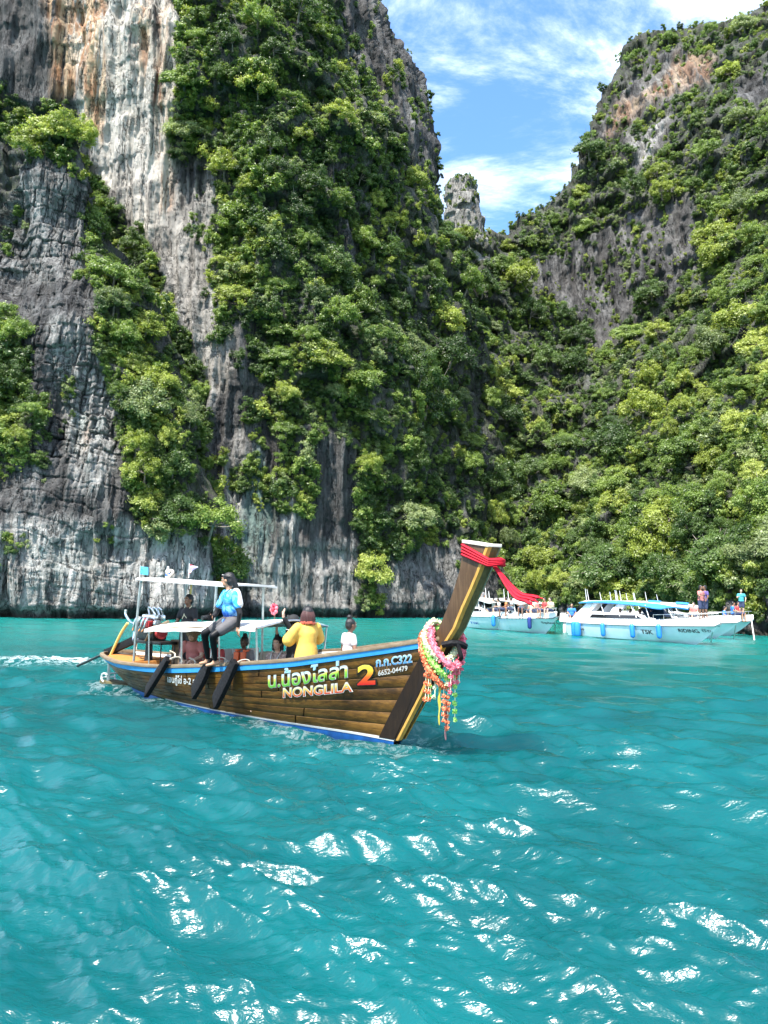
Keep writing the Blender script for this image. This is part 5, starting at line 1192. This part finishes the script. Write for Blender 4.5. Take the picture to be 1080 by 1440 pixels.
# ---- on the longtail boat
BOATGROUP = None
C = math.pi / 180
SHIRT_B, gS, bS = new_mat('cloth_blue_print'); _h = gS.coord('Object'); _s = gS.N.new('ShaderNodeSeparateXYZ'); gS.L.new(_h, _s.inputs[0])
_p = gS.mr(gS.noise(_h, 9, 3, .5, 1.5), .48, .54); gS.L.new(gS.mix(gS.math('MULTIPLY', _p, .5), gS.ramp(gS.mr(_s.outputs['Z'], .62, 1.08), [(0, (.010, .030, .30)), (.45, (.012, .09, .48)), (.75, (.02, .24, .62)), (1, (.03, .33, .66))]), (.25, .58, .78)), bS.inputs['Base Color']); bS.inputs['Roughness'].default_value = .75
# the girl perched on the canopy edge, feet on the rail; her own frame: x outward over the side, z up, origin on the rail under her
s_, t_, z_ = 4.35, .93, .90
girl = empty('person', bw(s_, t_, z_), BOAT_RZ - math.pi / 2 - .10, 'woman with long ponytail in blue shirt perched on canopy edge holding a camera', 'person')
# local: +x points to the photographed side, +y towards the bow
gp = dict(pelvis=(-.13, .36, .735), chest=(-.10, .37, 1.075), neck=(-.085, .365, 1.225), head=(-.06, .345, 1.375), sh=.185, hipw=.105,
          el=((-.12, .66, .86), (.00, .105, .84)), wr=((-.14, .585, .63), (.145, .235, .765)), kn=((.20, .41, .50), (.16, .06, .52)), an=((.02, .20, .085), (.0, -.08, .085)), hand=((0, .02, -1), (.5, .8, .1)), foot=((.75, -.35, -.1), (.55, -.75, -.1)), fwd=(1, -.12, 0))
girl.scale = (1.07, 1.07, 1.07)
P, HB, I = person(girl, gp, SK_TAN, SHIRT_B, .62, cloth('charcoal', (.085, .080, .083)), .62, pony_hair, voxel=.0125, look=-.85, undersleeve=cloth('black', (.008, .008, .009)), leggings=mat('black_leggings', (.005, .005, .0065), .5, var=.2, spec=.2), shirt_len=.05)
mb = MB(); mb.box((.21, .29, .775), (.10, .13, .09)); cb = mb.build('camera_body', BLACKRUB, girl, bevel=.012); mb = MB(); mb.tube([(.25, .29, .775), (.335, .29, .77)], .042, 14); mb.build('lens', DARKIRON, cb)
for q in (.07, -.07): mb = MB(); mb.tube(spline([(.21, .29 + q * .8, .82), (.075, .36 + q, 1.0), (.045, .36 + q, 1.15), (-.06, .365 + q * .8, 1.235)], 6), .011, 6, flat=.4); mb.build('camera_strap', BLACKRUB, girl)
mb = MB(); mb.ell((-.155, .455, 1.10), (.085, .125, .16)); mb.cap((-.12, .55, 1.14), (-.12, .62, 1.0), .074, .072); obj('white_shirt_panel', remesh(mb, .014, 5, 'white_shirt_panel'), cloth('white', (.58, .58, .57)), girl)

def sitter(name_lab, hpx, hpy, t, yaw, sk, k=1.0, pose=None, **kw):
    """placed so that the head comes where the photo shows it, t metres off the boat's centre line"""
    pose = pose or SIT; s, _, z = bpx(hpx, hpy, t); h = V3(pose['head']) * k; h = Matrix.Rotation(yaw, 3, 'Z') @ h
    s, _, z = bpx(hpx, hpy, t - h.y)
    r_ = empty('person', bw(s - h.x, t, z - h.z), BOAT_RZ + yaw, name_lab, 'person'); r_.scale = (k, k, k)
    person(r_, pose, sk, **kw); return r_
# boatman at the tiller, standing behind the canopy
bm_ = dict(STAND); bm_.update(wr=((.30, .22, 1.02), (.28, -.2, 1.0)), el=((.05, .27, 1.10), (.05, -.27, 1.10)))
bt = sitter('boatman in dark clothes with pale lanyard standing by the engine', 265, 844, -.30, -math.pi / 2 + .25, SK_DARK, .98, bm_, shirt=cloth('near_black', (.022, .021, .023)), bottom=cloth('dark_grey', (.04, .04, .042)), hair=short_hair)
mb = MB(); mb.tube(spline([(.11, .06, 1.20), (.12, 0, 1.30), (.02, .09, 1.44), (-.06, 0, 1.46), (.02, -.09, 1.44), (.12, 0, 1.30), (.125, -.05, 1.18)], 5), .009, 6); mb.build('lanyard', mat('pale_cord', (.70, .66, .45), .7), bt)
# passenger in a sun hat, bent forward
sitter('passenger with tousled fair hair bending forward under the canopy', 270, 893, -.1, -math.pi * .30, SK_FAIR, 1.0, dict(SIT, chest=(.08, 0, .42), neck=(.13, 0, .56), head=(.20, 0, .68), el=((.20, .22, .26), (.20, -.22, .26)), wr=((.38, .1, .2), (.38, -.1, .2))), shirt=cloth('pink', (.52, .18, .16)), bottom=cloth('sand', (.42, .34, .24)), blen=.7,
       hair=lambda root, P, HB, m, mk: (lambda q: (hair_cap(q, P, HB, .06, 1.25), [q.ell(P(-.05 + .07 * math.cos(a * 1.7), .10 * math.sin(a), .02 - .05 * math.cos(a * 2.1)), (.05, .05, .06), rot=HB) for a in range(9)], mk(q)))(MB()), hairm=BROWNHAIR)
sitter('passenger in red top half hidden behind the girl on the canopy', 301, 901, -.25, -math.pi * .42, SK_TAN, .98, shirt=cloth('red', (.42, .05, .05)), bottom=cloth('navy', (.03, .04, .09)), blen=.8, hair=short_hair)
# child in an orange life vest
kid = sitter('child with top bun in orange life vest seated at the rail', 343, 903, -.02, -math.pi * .40, SK_DEEP, .86, shirt=cloth('grey', (.22, .21, .21)), bottom=cloth('navy', (.03, .04, .09)), blen=.7, hair=bun_hair)
ORV = mat('orange_vest_nylon', (.78, .12, .02), .5, var=.1)
for sg in (1, -1): mb = MB(); mb.box((.145, .085 * sg, .36), (.06, .13, .36)); mb.box((.03, .10 * sg, .565), (.22, .085, .05)); mb.build('vest_panel', ORV, kid, bevel=.022)
mb = MB(); mb.box((-.155, 0, .36), (.06, .30, .38)); mb.build('vest_back', ORV, kid, bevel=.022); mb = MB(); mb.box((.182, 0, .33), (.012, .10, .035)); mb.build('buckle', BLACKRUB, kid, bevel=.004)
# seated woman
wm = sitter('seated dark-haired woman in patterned top looking over the rail', 390, 905, .0, -math.pi * .40, SK_FAIR, 1.0, shirt=mat('cloth_floral', (.36, .26, .22), .8, var=.6, scale=24), sleeve=.35, bottom=cloth('dark_grey', (.04, .04, .042)), hair=bob_hair, look=.15)
mb = MB(); mb.tube(spline([(.125, .04, .36), (.11, .07, .5), (0, .09, .62), (-.06, 0, .63), (0, -.09, .62), (.11, -.07, .5), (.125, -.04, .36)], 5), .010, 6); mb.build('strap', WHITE, wm)
# woman in a black headscarf taking a picture
hj = dict(SIT, pelvis=(0, 0, .42), chest=(.0, 0, .76), neck=(.01, 0, .91), head=(.04, 0, 1.05), el=((.16, .27, .95), (.20, -.25, .66)), wr=((.30, .30, 1.16), (.28, -.10, .86)), kn=((.30, .11, .28), (.30, -.11, .28)), an=((.20, .11, -.14), (.20, -.11, -.14)), hand=((.1, .1, 1), (.3, .5, .7)))
def hijab(root, P, HB, m, mk):
    q = MB(); hair_cap(q, P, HB, .06, 1.16); q.cap(P(-.03, .0, -.06), P(-.01, 0, -.20), .085, .12); q.ell(P(.0, 0, -.26), (.13, .17, .08), rot=HB)
    q.tube([P(.062 + .02 * math.cos(a), .080 * math.sin(a), .018 + .105 * math.cos(a)) for a in np.linspace(0, 6.283, 20)], .022, 8); mk(q, 'headscarf', cloth('black', (.008, .008, .009)))
hw = sitter('woman in black headscarf raising one arm beside the yellow dress', 411, 876, -.12, -math.pi * .62, SK_FAIR, 1.0, hj, shirt=cloth('black', (.008, .008, .009)), sleeve=1.9, bottom=cloth('slate', (.10, .09, .10)), hair=hijab, look=-.3)
_f = bpx(404, 891, .2); ph = aboard('phone', _f[0], .2, _f[2] - .06, 'white phone held by the woman in headscarf', 'phone'); mb = MB(); mb.box((0, 0, .06), (.075, .014, .145)); mb.build('case', WHITE, ph, bevel=.006); mb = MB(); mb.box((0, -.009, .06), (.066, .003, .13)); mb.build('screen', BLACKRUB, ph)
_f = bpx(386, 872, .1); fn = aboard('flower', _f[0], .1, _f[2], 'pink and red artificial flower on a stick above the canopy', 'flower'); mb = MB(); mb.tube([(0, 0, -.12), (.0, 0, .15)], .012, 6); mb.build('stick', RAILWOOD, fn)
rngf = np.random.default_rng(6)
for k in range(9):
    a = k * 2.399; mb = MB(); c = V3((.07 * math.cos(a), -.02, (.19 + .07 * math.sin(a)))) if k else V3((0, -.05, .19)); mb.ell(c, (.036, .03, .036), 10, 6); mb.build('petal', GP if k % 3 else mat('petals_red', (.50, .03, .06), .7), fn)
# woman in the yellow dress, standing, back half turned
yp = dict(STAND, el=((.12, .28, 1.14), (.16, -.30, 1.16)), wr=((.30, .20, 1.18), (.36, -.22, 1.24)), hand=((.6, -.3, .5), (.8, .1, .3)))
sitter('woman with red-tipped braids in loose yellow dress standing amidships', 432, 864, .30, math.pi * .92, SK_TAN, .98, yp, dress=cloth('yellow', (.66, .40, .07)), bottom=cloth('yellow', (.66, .40, .07)), blen=1.2, hair=braids_hair)
# child in white, at the bow
sitter('child in white shirt with hair bun seated on the bow deck facing away', 494, 879, -.05, math.pi * .40, SK_DARK, .84, dict(SIT, el=((-.02, .26, .30), (-.02, -.26, .30)), wr=((.02, .30, .08), (.02, -.30, .08))), shirt=cloth('pinkish_white', (.58, .53, .53)), bottom=cloth('navy', (.03, .04, .09)), blen=.8, hair=bun_hair)
# ================================================================== the moored speedboats
AQUA_BOUNCE = mat('gelcoat_water_bounce', (.58, .73, .74), .25, var=.05, scale=2, dirt=.12); GEL = mat('white_gelcoat', (.78, .78, .76), .25, var=.04, scale=3, dirt=.1)  # lower hulls: aqua light reflected off the water is put into white gelcoat's colour
TINT = mat('dark_tinted_glass', (.012, .014, .017), .08, var=.1); BLUECAN = mat('blue_canvas', (.035, .24, .58), .7, var=.12, scale=3); NAVYC = mat('navy_canvas', (.02, .06, .24), .7, var=.12)
BLUEF = mat('blue_fender_vinyl', (.02, .20, .62), .35, var=.08); GREYRUB = mat('grey_rub_strake', (.10, .12, .13), .5)
def speedboat(stern_px, fore_px, Lhull, label, canopy_m, detail=True, zoff=0.0):
    a, c = on_water(*stern_px), on_water(*fore_px); d = (c - a); d[2] = 0; ln = np.linalg.norm(d); ax = d / ln; rz = math.atan2(ax[1], ax[0]); o = c - ax * (Lhull * .86); o[2] = zoff
    root = empty('speedboat', tuple(o), rz, label, 'speedboat', 'white speedboats moored under the cliff'); root['_ln'] = Lhull
    fb = pchip([0, .3, .55, .75, .88, .96, 1], [1.18, 1.25, 1.22, .98, .62, .27, .05]); fc = pchip([0, .3, .55, .75, .86, .94, 1], [1.0, 1.02, .92, .60, .28, .08, .02])
    fs = pchip([0, .4, .7, 1], [.98, 1.02, 1.12, 1.28]); fz = pchip([0, .5, .75, .9, 1], [.02, .04, .18, .55, 1.05]); fk = pchip([0, .6, .8, .9, 1], [-.35, -.35, -.20, .25, 1.05])
    us = np.linspace(0, 1, 48); X = lambda u: u * Lhull
    for sg in (1, -1):
        mb = MB(); rub = lambda u: fs(u) * .74
        R0 = [(X(u), 0, fk(u)) for u in us]; R1 = [(X(u), sg * fc(u), fz(u)) for u in us]; R2 = [(X(u), sg * (fc(u) + (fb(u) - fc(u)) * .62), fz(u) + (rub(u) - fz(u)) * .5) for u in us]; R3 = [(X(u), sg * fb(u), max(rub(u), fz(u))) for u in us]
        mb.grid([R0, R1, R2, R3]); mb.build('hull_side', AQUA_BOUNCE, root)
        mb = MB(); mb.grid([[(X(u), sg * (fb(u) + .002), max(rub(u), fz(u)) + .03) for u in us], [(X(u), sg * (fb(u) - .02), fs(u)) for u in us], [(X(u), sg * max(0, fb(u) - .22), fs(u) + .03) for u in us]]); mb.build('topside', GEL, root)
        mb = MB(); mb.tube([(X(u), sg * (fb(u) + .015), max(rub(u), fz(u)) + .01) for u in us], .028, 6); mb.build('rub_strake', GREYRUB, root)
        mb = MB(); hr_ = [(X(u), sg * max(.02, fb(u) - .12), fs(u) + .30) for u in np.linspace(.66, .99, 14)]; mb.tube(hr_, .016, 6)
        for u in np.linspace(.66, .97, 6): mb.tube([(X(u), sg * max(.02, fb(u) - .12), fs(u)), (X(u), sg * max(.02, fb(u) - .12), fs(u) + .30)], .012, 5)
        mb.build('bow_rail', STEEL, root)
    mb = MB(); mb.grid([[(X(u), k * max(0, fb(u) - .2), fs(u) + .03 + .06 * (1 - k * k)) for u in np.linspace(.62, 1, 20)] for k in (-1, -.5, 0, .5, 1)]); mb.build('foredeck', GEL, root)
    mb = MB(); mb.grid([[(X(u), k * (fb(u) - .2), .45) for u in np.linspace(0, .62, 10)] for k in (-1, 1)]); mb.build('cockpit_floor', GEL, root)
    mb = MB(); mb.add([(0, -fb(0), .98), (0, fb(0), .98), (0, fc(0), .02), (0, 0, -.35), (0, -fc(0), .02)], [(0, 1, 2, 3, 4)]); mb.build('transom', GEL, root, solid=.05)
    # coaming, windows, windscreen
    for sg in (1, -1):
        mb = MB(); mb.grid([[(X(u), sg * (fb(u) - .24), fs(u) + .02) for u in np.linspace(.06, .66, 16)], [(X(u), sg * (fb(u) - .30), fs(u) + .10 + .30 * float(sstep(.06, .16, u)) * float(1 - sstep(.52, .66, u))) for u in np.linspace(.06, .66, 16)]]); mb.build('coaming', GEL, root, solid=.03)
        mb = MB(); mb.grid([[(X(u), sg * (fb(u) - .225), fs(u) + .10) for u in np.linspace(.18, .58, 12)], [(X(u), sg * (fb(u) - .262), fs(u) + .30 - .06 * abs(u - .36)) for u in np.linspace(.20, .54, 12)]]); mb.build('side_window', TINT, root, solid=.01)
        # radar arch and canopy posts
        mb = MB(); mb.prism([(X(.03), sg * 1.0, 1.0), (X(.12), sg * 1.0, 1.0), (X(.20), sg * .9, 1.92), (X(.15), sg * .9, 1.92)], (0, -sg * .06, 0)); mb.build('arch_leg', GEL, root, bevel=.015)
        for u in (.30, .42, .54, .63): mb = MB(); mb.tube([(X(u), sg * .98, 1.2), (X(u - .03), sg * .95, 1.90)], .022, 6); mb.build('canopy_post', GEL, root)
    mb = MB(); mb.grid([[(X(.60), k * .95, 1.30) for k in (-1, -.5, 0, .5, 1)], [(X(.665), k * .85, 1.12) for k in (-1, -.5, 0, .5, 1)]]); mb.grid([[(X(.56), k * .9, 1.72) for k in (-1, 0, 1)], [(X(.62), k * .95, 1.22) for k in (-1, 0, 1)]]); mb.build('windscreen', TINT, root, solid=.012)
    zc_ = lambda u, k: 1.93 + .10 * (1 - k * k) - .16 * float(sstep(.55, .72, u)) + .05 * math.sin((u - .1) * 9)
    mb = MB(); mb.grid([[(X(u), k * 1.08, zc_(u, k)) for u in np.linspace(.10, .72, 22)] for k in np.linspace(-1, 1, 7)]); mb.build('canopy', canopy_m, root, solid=.05)
    for k in range(3): mb = MB(); y = (k - 1) * .6; mb.box((-.28, y, .95), (.42, .34, .55), taper=.8); mb.box((-.20, y, .35), (.18, .14, .9)); mb.build('outboard_motor', GEL if k != 1 else BLACKRUB, root, bevel=.05)
    for k, (u, ln_) in enumerate(((.14, .75), (.19, .6), (.33, .7), (.40, .55))):
        mb = MB(); y = (-.8, .7, -.3, .5)[k]; mb.tube([(X(u), y, 1.95), (X(u) - .12, y, 1.98 + ln_)], [.022, .012], 6); mb.build('antenna', GEL, root)
    if detail:
        for k in range(3):
            mb = MB(); mb.box((X(.2 + k * .13), 0, .68), (.45, 1.5, .12)); mb.box((X(.2 + k * .13) - .2, 0, .9), (.08, 1.5, .4)); mb.build('bench_seat', mat('blue_seat_vinyl', (.06, .12, .34), .5), root, bevel=.03)
    return dict(root=root, o=o, rz=rz, ax=ax, fb=fb, fs=fs, L=Lhull, X=X, fz=fz)
def sb_world(b, x, y, z): c, s = math.cos(b['rz']), math.sin(b['rz']); return (b['o'][0] + x * c - y * s, b['o'][1] + x * s + y * c, b['o'][2] + z)
def sb_px(b, px, py, y):                    # photo pixel on the boat's lengthwise plane -> (x along, z)
    lat = np.array([-math.sin(b['rz']), math.cos(b['rz']), 0]); p0 = np.array(b['o']) + lat * y; d = rays(np.array(px), np.array(py)); k = ((p0 - CAM) @ lat) / (d @ lat); P = CAM + d * k
    return float((P - b['o']) @ b['ax']), float(P[2] - b['o'][2])
def sb_text(b, body, px0, px1, py, h, m):
    me = text_mesh(body, .02); co = np.array([v.co[:] for v in me.vertices]); xa, xb = co[:, 0].min(), co[:, 0].max(); x0, z0 = sb_px(b, px0, py, -1.2); x1, _ = sb_px(b, px1, py, -1.2); u = (x0 + (x1 - x0) * (co[:, 0] - xa) / (xb - xa)); z = z0 + h * co[:, 1]
    uu = np.clip(u / b['L'], 0, 1); fb, fs, fz = b['fb'](uu), b['fs'](uu), b['fz'](uu); fcv = pchip([0, .3, .55, .75, .86, .94, 1], [1.0, 1.02, .92, .60, .28, .08, .02])(uu)
    zr_ = np.maximum(fs * .74, fz); t = np.clip((z - fz) / (zr_ - fz), 0, 1); y = np.where(t < .5, fcv + (fb - fcv) * .62 * t * 2, fcv + (fb - fcv) * (.62 + .38 * (t * 2 - 1)))
    me.vertices.foreach_set('co', np.stack([u, -(y + .02), z], -1).astype(np.float32).ravel()); me.update(); obj('lettering', me, m, b['root'])
SBA = speedboat((824, 893.5), (981, 906), 9.3, 'white speedboat with wide blue canopy and three blue fenders', BLUECAN)
SBB = speedboat((815, 890), (1006, 898), 9.8, 'white speedboat with pale canopy moored just behind the blue-canopied one', CANVAS)
SBC = speedboat((870, 888), (1028, 894), 9.4, 'speedboat with navy-striped canopy moored farthest in against the rock', CANVAS)
SBL = speedboat((640, 879), (722, 887), 8.2, 'crowded white speedboat half hidden behind the longtail prow', CANVAS)
SBM = speedboat((668, 880.5), (768, 891), 8.6, 'crowded white speedboat moored alongside, bow clear of its neighbour', CANVAS)
for k in range(2):
    mb = MB(); X = SBC['X']; u0 = .34 + k * .18; mb.grid([[(X(u), q * 1.09, 2.0 + .10 * (1 - q * q) - .16 * float(sstep(.55, .72, u)) + .05 * math.sin((u - .1) * 9)) for u in np.linspace(u0, u0 + .08, 5)] for q in np.linspace(-1, 1, 7)]); mb.build('canopy_stripe', BLUECAN, SBC['root'], solid=.03)
sb_text(SBA, 'TSK', 900, 915, 891, .30, mat('black_paint', (.02, .02, .025), .4)); sb_text(SBA, 'RIDING', 946, 967, 889, .24, MATS['black_paint']); sb_text(SBA, 'ชัย', 970, 979, 889, .20, mat('grey_paint', (.16, .2, .22), .4)); sb_text(SBA, '66', 815, 821, 886, .2, MATS['black_paint'])
sb_text(SBM, 'Splash Sea', 746, 764, 876.5, .15, MATS['black_paint']); sb_text(SBL, 'TSK', 660, 672, 877, .2, MATS['blue_plastic'])
# fenders
def fender(b, px, y, m, label, ln=.75, r=.13):
    x, z = sb_px(b, px, 875, -1.3); u = min(1, max(0, x / b['L'])); zt = float(b['fs'](u)) * .85; r_ = empty('fender', sb_world(b, x, -float(b['fb'](u)) - r - .03, zt - ln), b['rz'], label, 'fender', 'fenders hung along the speedboats'); mb = MB(); mb.tube([(0, 0, 0), (0, 0, .06), (0, 0, .14), (-.05, 0, ln - .14), (-.05, 0, ln - .05), (-.05, 0, ln)], [.03, r * .85, r, r, r * .8, .03], 12); mb.build('body', m, r_); mb = MB(); mb.tube([(-.05, 0, ln), (-.05, r * .7, ln + .25)], .012, 5); mb.build('rope', ROPE, r_)
fender(SBA, 850, 0, BLUEF, 'blue fender hung nearest the stern of the blue-canopied speedboat'); fender(SBA, 891, 0, BLUEF, 'blue fender hung amidships on the blue-canopied speedboat'); fender(SBA, 925, 0, BLUEF, 'blue fender hung near the bow lettering of the blue-canopied speedboat')
fender(SBL, 690, 0, BLUEF, 'blue fender on the crowded speedboat behind the prow'); fender(SBM, 738, 0, mat('navy_fender_vinyl', (.012, .03, .16), .35), 'navy fender between the two crowded speedboats')
for k in range(2): fender(SBA, 811 + 4 * k, 0, BLUEF, ['thick blue fender bundled at the stern corner', 'second thick blue fender bundled at the stern corner'][k], .85, .2)
def mooring(p0, b, u, p1, label):
    a = V3(sb_world(b, b['X'](u), 0, float(b['fs'](u)))); c = V3(tuple(on_water(*p1, -.3))); r_ = empty('mooring_line', tuple(c), 0, label, 'rope'); mb = MB(); mb.tube([a - c, (a - c) * .5 + V3((0, 0, -.03)), V3((0, 0, 0))], .035, 6); mb.build('line', mat('white_line', (.66, .68, .64), .7), r_)
mooring(None, SBA, .965, (999, 909), 'white mooring line from the bow of the blue-canopied speedboat'); mooring(None, SBB, .98, (1031, 904), 'white mooring line from the bow of the pale-canopied speedboat'); mooring(None, SBC, .985, (1062, 908), 'white mooring line slanting from the bow nearest the rock'); mooring(None, SBM, .97, (781, 893), 'white mooring line from the crowded speedboats')

# passengers: three prototypes, copied with their parts
def proto(pose, **kw):
    r_ = empty('person', (0, 0, -60)); person(r_, pose, SK_TAN, shirt=cloth('white', (.74, .74, .73)), bottom=cloth('navy', (.03, .04, .09)), hair=short_hair, voxel=.024, fingers=False, face=False, **kw); return r_
PR = {'stand': proto(dict(STAND, el=((.02, .26, 1.13), (.1, -.25, 1.15)), wr=((.10, .22, .95), (.28, -.16, 1.22))), blen=.8), 'sit': proto(SIT, blen=.9), 'lean': proto(dict(SIT, chest=(.06, .03, .43), neck=(.10, .04, .57), head=(.14, .05, .71), wr=((.30, .10, .30), (.36, -.02, .26))), blen=.8)}
COLS = dict(white=(.74, .74, .73), grey=(.20, .20, .21), pink=(.62, .30, .30), red=(.42, .06, .07), cream=(.66, .56, .38), orange=(.66, .22, .08), blue=(.03, .18, .60), purple=(.10, .07, .22), navy=(.03, .04, .09), teal=(.05, .30, .34))
for k_, c_ in COLS.items(): cloth(k_, c_)
def passenger(pose, loc, yaw, col, skn, label, first=set()):
    src = PR[pose]; r_ = src.copy(); COL.objects.link(r_); r_.location = loc; r_.rotation_euler = (0, 0, yaw); tag(r_, label, 'person', 'passengers on the speedboats')
    for ch in src.children:
        q = ch.copy(); COL.objects.link(q); q.parent = r_
        st = q.name.split('.')[0]; m = {'body': skn, 'shirt': MATS['cloth_' + col]}.get(st)
        if m: q.material_slots[0].link = 'OBJECT'; q.material_slots[0].material = m
    return r_
rngp = np.random.default_rng(12); SKS = [SK_TAN, SK_DARK, SK_FAIR]
DK = lambda b, x: float(b['fs'](min(1, max(0, x / b['L']))))
def put(b, px, y, pose, col, label, yaw=None, zadd=None):
    x, _ = sb_px(b, px, 862, y); z = DK(b, x) + .02 if zadd is None else zadd
    if pose != 'stand' and zadd is None: z += .06
    passenger(pose, sb_world(b, x, y, z), b['rz'] + (rngp.uniform(-2.6, .2) if yaw is None else yaw), col, SKS[rngp.integers(3)], label)
for px, col, what in ((694, 'white', 'first in a row of sitters'), (703, 'white', 'leaning to a neighbour'), (712, 'orange', 'in the crowd'), (721, 'white', 'in the crowd'), (733, 'white', 'near the bow tip')):
    put(SBL, px, -.55, ['sit', 'lean'][px % 2], col, 'passenger in %s shirt %s, speedboat half behind the prow' % (col, what))
put(SBL, 677, .1, 'stand', 'grey', 'passenger in grey shirt standing above the others beside the longtail prow')
for px, col, what in ((741, 'white', 'at the stern end'), (748, 'cream', 'amid the row'), (757, 'pink', 'amid the row'), (766, 'red', 'with a bag'), (775, 'cream', 'at the bow tip')):
    put(SBM, px, -.35, ['sit', 'lean'][px % 2], col, 'passenger in %s top sitting %s of second crowded speedboat' % (col, what))
put(SBA, 986, -.25, 'stand', 'pink', 'passenger in pink top standing on the bow of the blue-canopied speedboat'); put(SBA, 992, .1, 'stand', 'purple', 'passenger in purple clothes standing on the bow beside the pink top')
put(SBA, 804, -.6, 'sit', 'blue', 'crew member in blue shirt seated at the stern of the blue-canopied speedboat', zadd=1.0)
for px, col in ((872, 'white'), (886, 'navy'), (900, 'orange'), (915, 'white')): put(SBA, px, -.2, 'sit', col, 'passenger in %s top seated under the blue canopy %s' % (col, {872: 'by the arch', 886: 'amidships', 900: 'amidships', 915: 'behind the windscreen'}[px]), yaw=-1.2, zadd=.80)
for px, col in ((1019, 'blue'), (1031, 'blue'), (1038, 'red'), (1043, 'teal')): put(SBC, px, -.3, 'sit' if px < 1040 else 'stand', col, 'passenger in %s on the speedboat nearest the rock%s' % (col, {1019: ', behind the others', 1031: '', 1038: '', 1043: ', standing'}[px]), zadd=None if px > 1025 else 1.0)
put(SBB, 976, -.2, 'sit', 'pink', 'passenger in pink top sitting on the pale-canopied speedboat behind the two standing people')
for k_, p_ in PR.items():
    for ch in list(p_.children): bpy.data.objects.remove(ch)
    bpy.data.objects.remove(p_)
# a mooring rope tied to the rock on the far side
r_ = empty('mooring_line', tuple(at(np.array(-10.), np.array(861.), np.array(58.))), 0, 'slack rope tied to the foot of the rock pinnacle', 'rope')
o_ = V3(r_.location); mb = MB(); mb.tube(spline([V3(at(np.array(float(x)), np.array(float(y)), np.array(54.5))) - o_ for x, y in ((-12, 861), (25, 858.5), (48, 855.5), (64, 851))], 6), .045, 6); mb.build('line', MATS['white_line'], r_)
